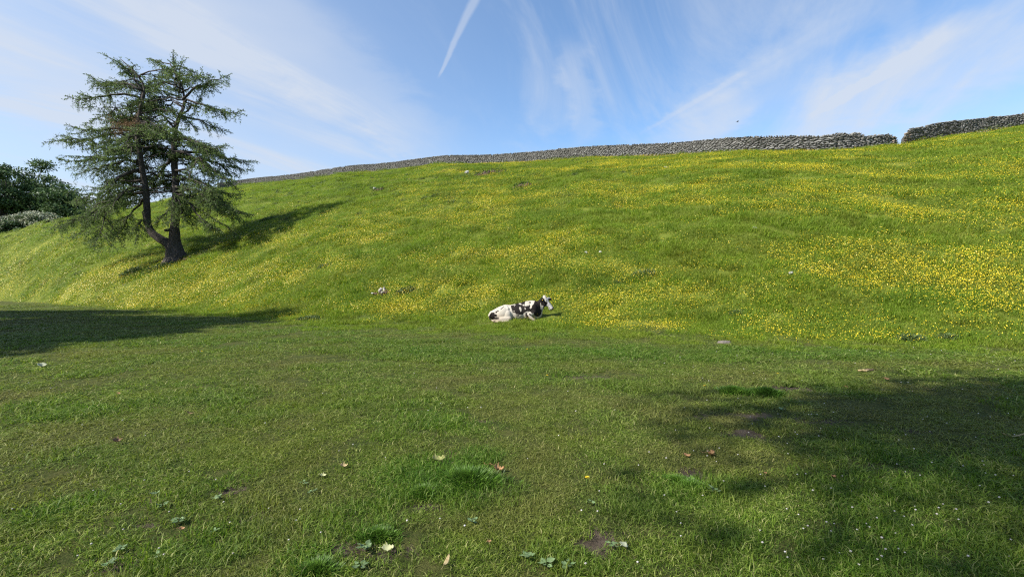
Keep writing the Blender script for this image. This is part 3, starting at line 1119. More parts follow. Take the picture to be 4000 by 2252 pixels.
def build_cow():
    foot = at(2035, 1243)
    gz = foot.z
    # local axes: X to the right (towards the head), Y away from the viewer, Z up

    def XZ(cx, cy):
        return ((cx - 1180) / CS, (920 - cy) / CS + 0.10)
    bm = bmesh.new()

    def ell(c, r, rot=None):
        res = bmesh.ops.create_icosphere(bm, subdivisions=3, radius=1.0)
        m = Matrix.LocRotScale(Vector(c), rot, Vector(r))
        bmesh.ops.transform(bm, matrix=m, verts=res['verts'])

    def cap(pts, rads, n=7, sy=1.0):
        for (a, ra), (b2, rb) in zip(zip(pts[:-1], rads[:-1]), zip(pts[1:], rads[1:])):
            a, b2 = Vector(a), Vector(b2)
            k = max(3, int((b2 - a).length / (min(ra, rb) * .35)))
            for i in range(k + 1):
                q = i / k
                rr = ra + (rb - ra) * q
                res = bmesh.ops.create_icosphere(bm, subdivisions=2, radius=1.0)
                bmesh.ops.transform(bm, matrix=Matrix.LocRotScale(a.lerp(b2, q), None, Vector((rr, rr * sy, rr))), verts=res['verts'])
    # barrel
    ell((-.42, 0, .36), (.42, .36, .33))
    ell((-.10, 0, .38), (.48, .40, .38))
    ell((.25, 0, .42), (.46, .39, .41))
    ell((.52, 0, .46), (.34, .31, .42))
    ell((.66, 0, .40), (.24, .25, .30))
    cap([(-.42, 0, .64), (-.1, 0, .71), (.2, 0, .79), (.45, 0, .83), (.62, 0, .80)], [.085, .085, .085, .085, .10])
    # pelvis and rump
    ell((-.66, 0, .38), (.34, .35, .31))
    ell((-.98, 0, .30), (.34, .30, .25))
    cap([(-.42, 0, .63), (-.66, 0, .66), (-.9, 0, .56), (-1.2, 0, .37)], [.09, .08, .09, .11])
    cap([(-.55, -.27, .55), (-.62, 0, .66), (-.55, .27, .55)], [.075, .06, .075])
    cap([(-1.22, -.12, .36), (-1.22, .12, .36)], [.10, .10])
    # near hind leg folded against the flank
    ell((-.72, -.26, .34), (.30, .17, .28))
    ell((-.55, -.34, .26), (.17, .13, .26))
    cap([(-.50, -.40, .16), (-.80, -.43, .13), (-1.08, -.40, .12)], [.13, .10, .07])
    cap([(-1.08, -.40, .10), (-.80, -.50, .07), (-.52, -.54, .06)], [.06, .045, .05])
    # far hind leg
    ell((-.70, .26, .32), (.30, .15, .26))
    cap([(-.5, .40, .15), (-1.05, .42, .10)], [.12, .06])
    # shoulder and near fore leg
    ell((.50, -.22, .50), (.20, .14, .30))
    cap([(.52, -.30, .42), (.27, -.36, .28)], [.12, .10])
    cap([(.26, -.38, .28), (.40, -.42, .20), (.55, -.45, .09)], [.095, .07, .06])
    cap([(.55, -.45, .07), (.36, -.44, .05), (.22, -.42, .05)], [.05, .042, .045])
    # far fore leg
    ell((.50, .22, .48), (.20, .14, .28))
    cap([(.3, .36, .26), (.58, .42, .08)], [.09, .06])
    # neck
    cap([(.60, 0, .58), (.76, -.01, .70), (.88, -.03, .84), (.95, -.05, .96)], [.27, .20, .155, .12], sy=.62)
    cap([(.70, 0, .42), (.82, -.03, .56), (.93, -.06, .76)], [.16, .12, .11], sy=.6)
    cap([(.66, 0, .30), (.74, 0, .36), (.80, -.02, .5)], [.12, .11, .08], sy=.5)
    # head: turned a little towards the viewer
    psi = R(30)
    fw = Vector((math.cos(psi), -math.sin(psi), 0))
    lat = Vector((-math.sin(psi), -math.cos(psi), 0))      # the cow's right, nearest the viewer
    poll = Vector((.985, -.05, 1.06))
    nose = Vector((1.335, -.05 - .20, .56))
    ax = (nose - poll).normalized()
    fr = lat.cross(ax).normalized()
    if fr.dot(fw) < 0:
        fr = -fr                                             # out of the forehead
    rot = Matrix((lat, fr, ax)).transposed().to_quaternion()

    def hp(a, f=0, l=0):
        return poll + ax * a + fr * f + lat * l
    ell(hp(.07, -.04), (.115, .10, .11), rot)
    ell(hp(-.01, .0), (.06, .06, .07), rot)
    ell(hp(.20, -.045), (.105, .105, .15), rot)
    ell(hp(.24, -.13), (.085, .11, .17), rot)
    ell(hp(.36, -.05), (.09, .095, .17), rot)
    ell(hp(.50, -.05), (.085, .088, .12), rot)
    ell(hp(.585, -.045), (.095, .082, .065), rot)
    ell(hp(.55, -.115), (.065, .05, .08), rot)
    ell(hp(.17, .02, .085), (.03, .03, .04), rot)
    ell(hp(.17, .02, -.085), (.03, .03, .04), rot)
    for s in (1, -1):
        e0 = hp(.07, -.05, .10) if s > 0 else hp(.11, -.01, -.13)
        dirv = (lat * s * .9 + Vector((0, 0, -.30 if s > 0 else -.1)) - fw * .15).normalized()
        if s < 0:
            dirv = Vector((.76, .62, .02)).normalized()
        upv = ax.cross(dirv).normalized()
        q = Matrix((dirv, dirv.cross(upv).normalized(), upv)).transposed().to_quaternion()
        ell(e0 + dirv * .11, (.14, .085, .03), q)
    # tail laid along the rump
    cap([(-1.26, -.02, .42), (-1.33, -.08, .30), (-1.28, -.22, .14), (-1.12, -.36, .06), (-.95, -.5, .05)], [.045, .04, .032, .035, .045])
    me = bpy.data.meshes.new('cow_raw')
    bm.to_mesh(me)
    bm.free()
    raw = bpy.data.objects.new('cow_raw', me)
    COL.objects.link(raw)
    md = raw.modifiers.new('r', 'REMESH')
    md.mode = 'VOXEL'
    md.voxel_size = 0.0135
    md.use_smooth_shade = True
    ms = raw.modifiers.new('s', 'SMOOTH')
    ms.factor = .5
    ms.iterations = 5
    dg = bpy.context.evaluated_depsgraph_get()
    body = bpy.data.meshes.new_from_object(raw.evaluated_get(dg))
    bpy.data.objects.remove(raw)
    n = len(body.vertices)
    co = np.zeros(n * 3, np.float32)
    body.vertices.foreach_get('co', co)
    co = co.reshape(-1, 3)
    # coat: black patches given in pixels of the enlarged photo crop
    cx = co[:, 0] * CS + 1180 + (vnoise(co[:, 0] * 60, co[:, 2] * 60, 4) - .5) * 6
    cy = 920 - (co[:, 2] - .10) * CS + (vnoise(co[:, 0] * 60, co[:, 2] * 60, 9) - .5) * 6

    def inside(poly):
        p = np.asarray(poly, float)
        r = np.zeros(n, bool)
        j = len(p) - 1
        for i in range(len(p)):
            c = ((p[i, 1] > cy) != (p[j, 1] > cy)) & (cx < (p[j, 0] - p[i, 0]) * (cy - p[i, 1]) / (p[j, 1] - p[i, 1] + 1e-9) + p[i, 0])
            r ^= c
            j = i
        return r

    def spot(x, y, a, b2):
        return ((cx - x) / a) ** 2 + ((cy - y) / b2) ** 2 < 1
    black = inside([(925, 560), (1010, 545), (1060, 500), (1180, 485), (1250, 455), (1290, 455), (1275, 520), (1255, 560), (1300, 570), (1370, 560), (1380, 540),
                    (1410, 545), (1405, 580), (1390, 620), (1410, 640), (1440, 610), (1450, 560), (1500, 510), (1530, 430), (1600, 360), (1720, 340), (1735, 360),
                    (1680, 430), (1660, 520), (1655, 580), (1660, 640), (1700, 680), (1680, 780), (1600, 840), (1510, 810), (1480, 740), (1440, 745), (1400, 700),
                    (1320, 700), (1250, 740), (1215, 780), (1130, 775), (1060, 770), (1040, 740), (975, 730), (960, 680), (930, 600)])
    for w in (inside([(1130, 595), (1170, 590), (1190, 650), (1185, 700), (1155, 710), (1150, 660), (1130, 640)]),
              inside([(1265, 598), (1285, 605), (1297, 655), (1272, 650)]), inside([(1125, 508), (1160, 500), (1195, 528), (1180, 543), (1128, 530)]),
              spot(1235, 545, 14, 18), spot(1030, 545, 14, 9), spot(1005, 695, 14, 14), spot(1015, 575, 9, 9)):
        black &= ~w
    for k in (spot(1405, 485, 19, 23), inside([(1040, 790), (1090, 790), (1130, 775), (1120, 815), (1060, 810)]),
              inside([(440, 735), (520, 728), (525, 770), (580, 780), (592, 810), (560, 835), (520, 825), (540, 862), (640, 855), (642, 885), (540, 890), (480, 900), (400, 925), (360, 860),
                      (400, 790)]),
              inside([(540, 720), (580, 690), (635, 675), (630, 697), (590, 715), (570, 750), (548, 745)]), inside([(668, 645), (745, 580), (752, 597), (675, 660)]),
              inside([(1290, 740), (1310, 722), (1328, 760), (1345, 800), (1385, 855), (1330, 855), (1275, 810)]), inside([(1370, 738), (1422, 768), (1412, 802), (1385, 787)]),
              inside([(1690, 395), (1745, 375), (1762, 440), (1790, 455), (1832, 465), (1842, 510), (1795, 575), (1752, 605), (1738, 560), (1690, 555), (1668, 480)]),
              inside([(1735, 595), (1765, 615), (1812, 625), (1812, 648), (1770, 645), (1730, 622)]),
              inside([(1868, 380), (1990, 370), (1990, 500), (1890, 500), (1860, 430)])):
        black |= k
    far = co[:, 1] > .16
    fb = fbm(co[:, 0] * 2.6 + 5, co[:, 2] * 2.6, 71, 3) > .52
    black = np.where(far & (co[:, 0] < .85), fb, black)
    white = np.array([.42, .38, .32])
    colr = np.tile(white, (n, 1))
    tan = np.array([.30, .22, .14])
    low = np.clip((.40 - co[:, 2]) / .32, 0, 1) * (.35 + .65 * vnoise(co[:, 0] * 9, co[:, 2] * 9, 6))
    colr = colr + (tan - colr) * (low * .75)[:, None]
    face = (co[:, 0] > 1.0)[:, None]
    colr = np.where(face, np.array([.33, .32, .305]), colr)  # greyer than the body: shade on the face put into the colour
    colr = np.where(black[:, None], np.array([.018, .015, .014]), colr)
    nd = np.linalg.norm(co - np.array(hp(.60, -.02)), axis=1)
    pink = np.clip(1 - nd / .085, 0, 1)[:, None]
    colr = colr + (np.array([.22, .12, .11]) - colr) * np.minimum(pink * 2.2, 1)
    for s in (1, -1):
        nn = np.linalg.norm(co - np.array(hp(.63, .01, .045 * s)), axis=1)
        colr = np.where((nn < .028)[:, None], np.array([.012, .01, .01]), colr)
    mouth = (np.abs((co - np.array(hp(.58, -.085))) @ np.array(fr)) < .012) & (np.linalg.norm(co - np.array(hp(.57, -.085)), axis=1) < .10)
    colr = np.where(mouth[:, None], np.array([.02, .016, .016]), colr)
    at_ = body.color_attributes.new('coat', 'FLOAT_COLOR', 'POINT')
    at_.data.foreach_set('color', np.hstack([colr, np.ones((n, 1))]).astype(np.float32).ravel())
    for p in body.polygons:
        p.use_smooth = True
    m, g, out = new_mat('cow_coat')
    a = g.n('ShaderNodeAttribute')
    a.attribute_name = 'coat'
    pos = g.n('ShaderNodeNewGeometry').outputs['Position']
    col = g.mix(1.0, a.outputs['Color'], g.colramp(g.noise(pos, 40, 3, .6), [(.3, (.85,) * 3), (.7, (1.08,) * 3)]), 'MULTIPLY')
    bb = principled(g, col, .8, .06)
    bump(g, bb, g.noise(pos, 60, 3, .6), .15, .01)
    g.link(bb.outputs[0], out.inputs[0])
    root = empty('cow', (foot.x, foot.y, gz - .15), 'black and white dairy cow lying in the grass facing right', 'cow')
    body.name = 'body'
    body.materials.clear()
    bo = link('body', body, m, root)
    for s in (1, -1):
        b3 = bmesh.new()
        bmesh.ops.create_icosphere(b3, subdivisions=2, radius=.02)
        em = bpy.data.meshes.new('eye')
        b3.to_mesh(em)
        b3.free()
        link('eye', em, M['eye'], bo, hp(.18, .005, .105 * s))
    e0 = hp(.07, -.05, .10)
    dirv = (lat * .9 + Vector((0, 0, -.30)) - fw * .15).normalized()
    b3 = bmesh.new()
    bmesh.ops.create_cube(b3, size=1.0)
    bmesh.ops.scale(b3, vec=(.05, .012, .075), verts=b3.verts)
    bmesh.ops.bevel(b3, geom=b3.edges[:], offset=.004, segments=1, affect='EDGES')
    tm = bpy.data.meshes.new('ear_tag')
    b3.to_mesh(tm)
    b3.free()
    to = link('ear_tag', tm, M['tag'], bo, e0 + dirv * .10 + Vector((-.01, -.045, -.03)))
    to.rotation_euler = (.1, .25, -.3)
    return foot


COW = build_cow()

# ------------------------------------------------------------------ things on the hill
_rk = np.random.default_rng(5)


def rock(sx, sy, size, label):
    p = at(sx, sy)
    me = hull_mesh('limestone_rock', stone_pts(_rk, 18, 2.2) * np.array([1.2, .9, .8]) * size)
    o = link('limestone_rock', me, M['rock'], None, p + Vector((0, 0, size * .28)))
    o.rotation_euler = (_rk.uniform(-.2, .2), _rk.uniform(-.2, .2), _rk.uniform(0, 3))
    tag(o, label, 'rock', 'pale rocks on the hillside')


for a in ((1823, 679, .75, 'small white rock left of the long eroded scar high on the hill'), (2606, 656, .55, 'white rock just under the wall near the middle of the hill'),
          (1466, 742, .6, 'white rock sticking out of a soil hollow on the upper left slope'), (2948, 896, .26, 'lone pale rock halfway up the right slope'),
          (3090, 1070, .22, 'pale rock among buttercups on the lower right slope'), (2345, 990, .22, 'pale rock in mid slope above and right of the cow'),
          (2290, 990, .2, 'smaller pale rock left of the mid slope rock above the cow')):
    rock(*a)


def scar(sx, sy, wpx, label, seed, hh=.45, skew=0.0):
    """eroded lip of turf with raw soil under it"""
    rg = np.random.default_rng(seed)
    c = at(sx, sy)
    w = wpx * .256 / F * c.y
    root = empty('eroded_bank', c, label, 'bank')
    acc = Acc()
    n = max(8, int(w / .28))
    for i in range(n):
        q = (i + .5) / n - .5
        x, y = c.x + q * w, c.y + skew * q * w + rg.normal(0, .10)
        z = H(x, y)
        s = rg.uniform(.7, 1.2) * (1 - (2 * q) ** 4 * .6)
        pts = stone_pts(rg, 14, 2.0) * np.array([w / n * 2.0, .5, hh * s * 1.5])
        me_pts = pts + np.array([x - c.x, y - c.y, z - c.z + .02])
        h = hull_mesh('t', me_pts)
        h.calc_loop_triangles()
        acc.add(np.array([v.co[:] for v in h.vertices]), (), np.array([t.vertices[:] for t in h.loop_triangles]))
        bpy.data.meshes.remove(h)
    link('soil_face', acc.mesh('soil_face'), M['soil'], root)
    # overhanging turf fringe
    C = []
    m = int(w * 60)
    q = rg.uniform(-.5, .5, m)
    x = c.x + q * w
    y = c.y + skew * q * w + rg.normal(.18, .12, m)
    z = height(x, y) + hh * .62 * (1 - (2 * q) ** 4 * .6)
    D = unit(np.stack([rg.normal(0, .4, m), rg.normal(-.45, .3, m), rg.normal(.25, .5, m)], -1))
    V, qd = leaf_quads(np.stack([x - c.x, y - c.y, z - c.z], -1), D, unit(np.cross(D, rg.normal(size=(m, 3)))), rg.uniform(.15, .38, m), rg.uniform(.04, .08, m))
    link('turf_fringe', mesh_np('turf_fringe', V, qd), M['weed_dark'], root)


M['weed_dark'] = simple_mat('dark_weed', (0.055, 0.095, 0.026), (0.105, 0.15, 0.045), 3.0, 0.6, 0.3, island=0.4, trans=0.2)
scar(1915, 681, 125, 'long dark eroded scar of bare soil high on the hill', 3, .75)
scar(2040, 733, 70, 'shorter soil scar below and right of the long scar', 4, .6, .2)
scar(1475, 747, 42, 'small dark soil hollow beside a white rock on the upper left slope', 6, .6)
scar(760, 1000, 120, 'bare earth ledge at the foot of the larch trunk', 8, .28, .25)


def weed_clump(sx, sy, wpx, hpx, label, seed, mat='weed_dark', n=420):
    rg = np.random.default_rng(seed)
    c = at(sx, sy)
    w = wpx * .256 / F * c.y
    h = hpx * .75 * .256 / F * c.y
    root = empty('weed_clump', c, label, 'weeds', 'dark weed clumps in the meadow')
    a = rg.uniform(0, 6.28, n)
    q = np.sqrt(rg.uniform(0, 1, n))
    x, y = np.cos(a) * q * w / 2, np.sin(a) * q * w / 2 * .7
    z = height(c.x + x, c.y + y) - c.z + rg.uniform(0, 1, n) * h * .75 * (1 - q ** 2 * .7)
    D = unit(np.stack([np.cos(a) * .5 + rg.normal(0, .4, n), np.sin(a) * .4 + rg.normal(0, .4, n), rg.uniform(.2, 1, n)], -1))
    V, qd = leaf_quads(np.stack([x, y, z], -1), D, unit(np.cross(D, rg.normal(size=(n, 3)))), rg.uniform(.3, .6, n) * h, rg.uniform(.08, .16, n) * h)
    link('foliage', mesh_np('foliage', V, qd), M[mat], root)


for a in ((1585, 1143, 70, 34, 'dark thistle clump just right of the rotten stump'), (2512, 1078, 90, 36, 'dark round weed clump above and right of the cow'),
          (2420, 1105, 40, 20, 'small dark weed clump left of the round clump above the cow'), (1205, 1248, 90, 26, 'dark weed clump at the meadow edge beside the tip of the left shadow'),
          (510, 1070, 70, 34, 'dark nettle patch below and left of the larch'), (620, 1050, 120, 30, 'grey green weeds directly below the larch trunk'),
          (2280, 615, 40, 16, 'dark tussock just below the wall left of centre'), (3560, 1330, 100, 40, 'leafy weed clump at the right meadow edge'),
          (3700, 1325, 80, 34, 'smaller weed clump beside the right edge of the meadow'), (1260, 1044, 44, 18, 'little dark weed clump under the right end of the larch shadow'),
          (1700, 770, 40, 20, 'dark weed tuft in the middle of the upper left slope'), (1050, 860, 60, 24, 'dark weed tuft inside the larch shadow'),
          (2880, 1225, 60, 22, 'grey green weed clump in the meadow right of the cow')):
    weed_clump(*a, seed=int(a[0]))


def stump():
    p = at(1497, 1148)
    k = .256 / F * p.y           # metres per photo pixel
    root = empty('rotten_stump', p, 'bleached broken tree stump with dark rotten wood lying in the meadow', 'stump')
    rg = np.random.default_rng(17)

    def chunk(name, x, z, y, sx, sy, sz, rot, mat):
        me = hull_mesh(name, stone_pts(rg, 18, 2.4) * np.array([sx, sy, sz]))
        o = link(name, me, M[mat], root, (x, y, z))
        o.rotation_euler = rot
    chunk('root_flare', 0, .06, 0, 46 * k, .6, 18 * k, (0, .05, .2), 'wood_dark')
    chunk('root_flare', -30 * k, .03, -.05, 40 * k, .3, 9 * k, (0, .1, 0), 'wood_dark')
    chunk('splinter', -11 * k, 16 * k, -.02, 15 * k, .25, 26 * k, (0, .55, .1), 'wood')
    chunk('splinter', 5 * k, 20 * k, -.05, 11 * k, .2, 26 * k, (.1, .15, 0), 'wood')
    chunk('splinter', 18 * k, 12 * k, -.04, 28 * k, .2, 9 * k, (0, .6, -.1), 'wood_dark')
    chunk('splinter', -1 * k, 7 * k, -.30, 14 * k, .2, 10 * k, (.2, -.5, .1), 'wood')
    chunk('splinter', 12 * k, 5 * k, -.28, 20 * k, .2, 10 * k, (.2, .1, .3), 'wood_dark')
    chunk('splinter', 2 * k, -3 * k, -.36, 12 * k, .2, 8 * k, (0, .4, 0), 'wood_dark')
    chunk('splinter', -38 * k, 4 * k, -.2, 10 * k, .15, 6 * k, (0, .2, 0), 'wood')


stump()


def bird():
    d = 75.0
    p = Vector(((2881 * .256 - 512) / F * d, d, CAM_Z + (288 - 475 * .256) / F * d))
    root = empty('bird', p, 'small dark bird flying above the wall', 'bird')
    s = 11 * .256 / F * d / 2
    P = []
    for t, r in ((-1, .02), (-.6, .12), (0, .2), (.45, .16), (.7, .10), (.95, .02)):
        P.append((t * s * .8, 0, .05 * t * s))
    V = tube(P, [.02 * s, .14 * s, .22 * s, .19 * s, .14 * s, .02 * s], 8)
    a = Acc()
    a.add(*V)
    link('body', a.mesh('body', True), M['bird'], root)
    for sg in (-1, 1):
        a = Acc()
        w = [(.35 * s, sg * .1 * s, .1 * s), (-.35 * s, sg * .1 * s, .1 * s), (-.5 * s, sg * 1.3 * s, .42 * s), (.1 * s, sg * 1.6 * s, .34 * s), (.3 * s, sg * .9 * s, .45 * s)]
        th_ = .03 * s
        V = np.array(w + [(x, y, z - th_) for x, y, z in w])
        q = [(i, (i + 1) % 5, (i + 1) % 5 + 5, i + 5) for i in range(5)]
        t = [(0, 1, 4), (1, 2, 4), (2, 3, 4), (5, 9, 6), (6, 9, 7), (7, 9, 8)]
        a.add(V, q, t)
        link('wing', a.mesh('wing'), M['bird'], root)
    a = Acc()
    V = np.array([(-.7 * s, 0, 0), (-1.15 * s, .22 * s, .02 * s), (-1.15 * s, -.22 * s, .02 * s), (-.7 * s, 0, -.05 * s), (-1.15 * s, .22 * s, -.03 * s), (-1.15 * s, -.22 * s, -.03 * s)])
    a.add(V, [(0, 1, 4, 3), (1, 2, 5, 4), (2, 0, 3, 5)], [(0, 2, 1), (3, 4, 5)])
    link('tail', a.mesh('tail'), M['bird'], root)


bird()

# ------------------------------------------------------------------ small things on the lawn


def leaf_mesh(name, outline, size, curl, seed, thick=.0012):
    """a curled leaf blade with midrib and thickness; outline in unit half-widths along 0..1"""
    rg = np.random.default_rng(seed)
    n = len(outline)
    V, Q = [], []
    ph = rg.uniform(0, 6)
    for side in (1, -1):
        for i, wd in enumerate(outline):
            t = i / (n - 1)
            for s in (-1, -.5, 0, .5, 1):
                x, y = (t - .5) * size, s * wd * size
                z = curl * size * ((t - .5) ** 2 * 1.6 + (s * wd) ** 2 * 2.2) + .012 * size * math.sin(ph + 9 * t + 3 * s) - abs(s) * 0 - (.012 * size if s == 0 else 0)
                V.append((x, y, z + (thick if side == 1 else 0)))
    m = n * 5
    for i in range(n - 1):
        for k in range(4):
            a = i * 5 + k
            Q.append((a, a + 5, a + 6, a + 1))
            Q.append((m + a, m + a + 1, m + a + 6, m + a + 5))
        for k in (0, 4):
            a = i * 5 + k
            Q.append((a, m + a, m + a + 5, a + 5) if k == 0 else (a, a + 5, m + a + 5, m + a))
    for k in range(4):
        Q.append((k, k + 1, m + k + 1, m + k))
        e = (n - 1) * 5 + k
        Q.append((e, m + e, m + e + 1, e + 1))
    return mesh_np(name, V, Q, None, True)


LOBED = [.02, .10, .34, .22, .46, .24, .30, .12, .20, .02]
LONG = [.005, .045, .085, .10, .11, .105, .09, .07, .045, .01]
OVAL = [.01, .16, .27, .33, .35, .33, .28, .20, .11, .01]


def fallen_leaf(sx, sy, wpx, shape, mat, label, yaw, curl=.5, tilt=(0, 0), lift=.02):
    p = at(sx, sy)
    size = max(wpx * .256 / F * p.y, .02)
    root = empty('fallen_leaf', p + Vector((0, 0, lift)), label, 'leaf', 'dead leaves on the lawn')
    root.rotation_euler = (tilt[0], tilt[1], yaw)
    link('blade', leaf_mesh('blade', shape, size, curl, int(sx)), M[mat], root)
    a = Acc()
    a.add(*tube([(-.5 * size, 0, curl * size * .4), (-.62 * size, .02 * size, curl * size * .42), (-.78 * size, .06 * size, curl * size * .3)], [.0016, .0014, .001], 5))
    link('stalk', a.mesh('stalk'), M[mat], root)


for a in ((1514, 2158, 48, LOBED, 'leaf_yellow', 'pale yellow lobed leaf lying on the bare soil at bottom centre', .4, .35, (.35, .1), .03),
          (1745, 2212, 80, LONG, 'leaf_tan', 'long tan curled leaf pointing to the viewer at the bottom edge', 1.45, .25, (0, 0), .03),
          (2435, 2148, 50, OVAL, 'leaf_pale', 'pale greenish leaf on the bare soil right of the dandelion', 1.0, .5, (.3, .2), .03),
          (1712, 1806, 60, LOBED, 'leaf_green', 'large olive leaf lying across the soil above the tall grass tuft', .7, .5, (.2, .1), .03),
          (1945, 1843, 44, LOBED, 'leaf_orange', 'orange brown crumpled leaf right of the tall grass tuft', .1, 1.1, (.2, .2), .02),
          (1900, 1820, 36, LONG, 'leaf_orange', 'narrow orange leaf just up and left of the crumpled orange leaf', 2.4, .5, (.2, .1), .02),
          (2775, 1782, 44, LOBED, 'leaf_orange', 'largest of the three orange leaves right of centre', .9, .9, (.3, .1), .02),
          (2748, 1775, 22, LONG, 'leaf_orange', 'thin orange leaf touching the largest orange leaf', 2.2, .5, (.2, .1), .02),
          (2682, 1788, 30, OVAL, 'leaf_orange', 'orange leaf left of the largest orange leaf', .2, .9, (.3, .1), .02),
          (3255, 1875, 24, OVAL, 'leaf_orange', 'small rusty leaf in the lush grass at lower right', .6, .8, (.3, .1), .03),
          (458, 1735, 34, LOBED, 'leaf_brown', 'dark brown crumpled leaf on the left of the lawn', .4, 1.1, (.3, .1), .03),
          (168, 1434, 34, OVAL, 'leaf_pale', 'pale leaf by itself on the far left of the lawn', .2, .9, (.4, .1), .03),
          (465, 1543, 16, OVAL, 'leaf_orange', 'tiny orange leaf on the left of the lawn', .2, .6, (.4, .1), .03),
          (745, 1622, 32, LONG, 'leaf_brown', 'narrow dark leaf left of centre on the lawn', .1, .9, (.3, .1), .03),
          (3462, 1483, 24, OVAL, 'leaf_orange', 'small orange leaf below the broken stick on the right', .1, .5, (.4, .1), .02),
          (3305, 1514, 16, OVAL, 'leaf_orange', 'tiny orange leaf right of the grass tussocks', .1, .5, (.4, .1), .02),
          (3634, 1528, 44, LONG, 'leaf_tan', 'curled straw coloured leaf right of the grass tussocks', 2.7, .9, (.2, .1), .03),
          (3965, 1712, 80, LONG, 'leaf_tan', 'long straw coloured leaf at the right edge of the picture', 2.95, .4, (.2, .1), .03),
          (710, 2075, 22, OVAL, 'leaf_orange', 'small reddish leaf at lower left beside a weed', .5, .8, (.3, .1), .02),
          (1262, 1866, 24, LOBED, 'leaf_yellow', 'small yellow leaf left of the tall grass tuft', .2, .8, (.3, .1), .02),
          (1343, 1828, 30, LOBED, 'leaf_tan', 'small crumpled tan leaf up and left of the tall grass tuft', .2, .9, (.3, .1), .02),
          (1910, 2128, 20, OVAL, 'leaf_orange', 'tiny orange leaf at the bottom below the dandelion', .7, .6, (.3, .1), .02),
          (2990, 1855, 16, OVAL, 'leaf_orange', 'small red brown leaf beside the lush grass right of centre', .7, .6, (.3, .1), .02)):
    fallen_leaf(*a)


def stick():
    p = at(3382, 1452)
    k = .256 / F * p.y
    root = empty('broken_stick', p + Vector((0, 0, .03)), 'short piece of broken bark and wood on the right of the lawn', 'stick')
    rg = np.random.default_rng(8)
    for name, x0, x1, r, mat in (('wood', -32, 12, 4.5, 'leaf_tan'), ('bark', -14, 34, 3.6, 'wood_dark')):
        a = Acc()
        q = np.linspace(0, 1, 7)
        a.add(*tube(np.stack([(x0 + (x1 - x0) * q) * k, rg.normal(0, .01, 7), rg.normal(0, .008, 7) + (.02 if name == 'bark' else 0)], -1), r * k * np.array([.6, 1, .8, 1.1, .8, .9, .3]), 7, rough=.25))
        link(name, a.mesh(name), M[mat], root)


stick()


def cowpat():
    p = at(2830, 1339)
    k = .256 / F * p.y
    rg = np.random.default_rng(4)
    bm = bmesh.new()
    bmesh.ops.create_grid(bm, x_segments=26, y_segments=26, size=1)
    w = 30 * k
    for v in list(bm.verts):
        rr = math.hypot(v.co.x, v.co.y)
        x, y = v.co.x * w, v.co.y * w * .75
        e = max(0.0, 1 - (rr / (.95 + .08 * math.sin(5 * math.atan2(v.co.y, v.co.x)))) ** 3)
        v.co = (x, y, H(p.x + x, p.y + y) - p.z - .03 + .10 * min(1, e * 1.6) + .012 * math.sin(28 * rr) * e)
    me = bpy.data.meshes.new('cowpat')
    bm.to_mesh(me)
    bm.free()
    for q in me.polygons:
        q.use_smooth = True
    tag(link('dried_cowpat', me, M['dung'], None, p), 'flat dark dried cowpat at the edge of the lawn right of the cow', 'cowpat')


cowpat()


def dandelion(sx, sy, size, label, h=.05):
    h += .03
    p = at(sx, sy + 12)
    root = empty('dandelion', p, label, 'flower', 'dandelions on the lawn')
    rg = np.random.default_rng(int(sx))
    a = Acc()
    a.add(*tube([(0, 0, -.01), (.004, 0, h * .6), (.006, -.004, h)], [.0022, .002, .0025], 5))
    link('stalk', a.mesh('stalk'), M['stem'], root)
    V, Q = [], []
    C, D, S, L, W = [], [], [], [], []
    for ring, (nn, el, ln) in enumerate(((24, .22, 1.0), (20, .6, .85), (14, 1.05, .6), (8, 1.4, .4))):
        for k in range(nn):
            az = 2 * math.pi * (k + .5 * (ring % 2)) / nn + rg.uniform(-.06, .06)
            d = np.array([math.cos(az) * math.cos(el), math.sin(az) * math.cos(el), math.sin(el)])
            C.append((.006, -.004, h))
            D.append(d)
            S.append((-math.sin(az), math.cos(az), 0))
            L.append(size / 2 * ln)
            W.append(size * .12)
    V, q = leaf_quads(C, D, S, L, W)
    link('flower_head', mesh_np('flower_head', V, q), M['petal'], root)


for a in ((2290, 1890, .046, 'bright yellow dandelion in the lower middle of the lawn', .05), (2750, 1513, .05, 'yellow dandelion left of the two dark grass tussocks', .05),
          (3036, 1465, .05, 'yellow dandelion above the right grass tussock', .06), (787, 1373, .06, 'single yellow dandelion on the left lawn below the shadow', .06),
          (2058, 1364, .06, 'yellow dandelion on the lawn below the cow', .06), (2136, 1470, .05, 'yellow dandelion on the middle of the lawn', .05)):
    dandelion(*a)


def weed(sx, sy, wpx, label, n=6):
    p = at(sx, sy)
    size = wpx * .256 / F * p.y
    root = empty('broadleaf_weed', p, label, 'weed', 'broad leaved weeds on the lawn')
    rg = np.random.default_rng(int(sx * 3 + sy))
    for k in range(n):
        az = 2 * math.pi * k / n + rg.uniform(-.4, .4)
        ln = size * rg.uniform(.28, .5)
        o = link('leaf', leaf_mesh('leaf', OVAL if rg.uniform() < .8 else LOBED, ln, .3, int(rg.integers(999))), M['weed'], root)
        rr = size * rg.uniform(.18, .4)
        o.location = (math.cos(az) * rr, math.sin(az) * rr, .018 + rg.uniform(0, .02))
        o.rotation_euler = (rg.uniform(-.3, .3), -rg.uniform(.0, .45), az)


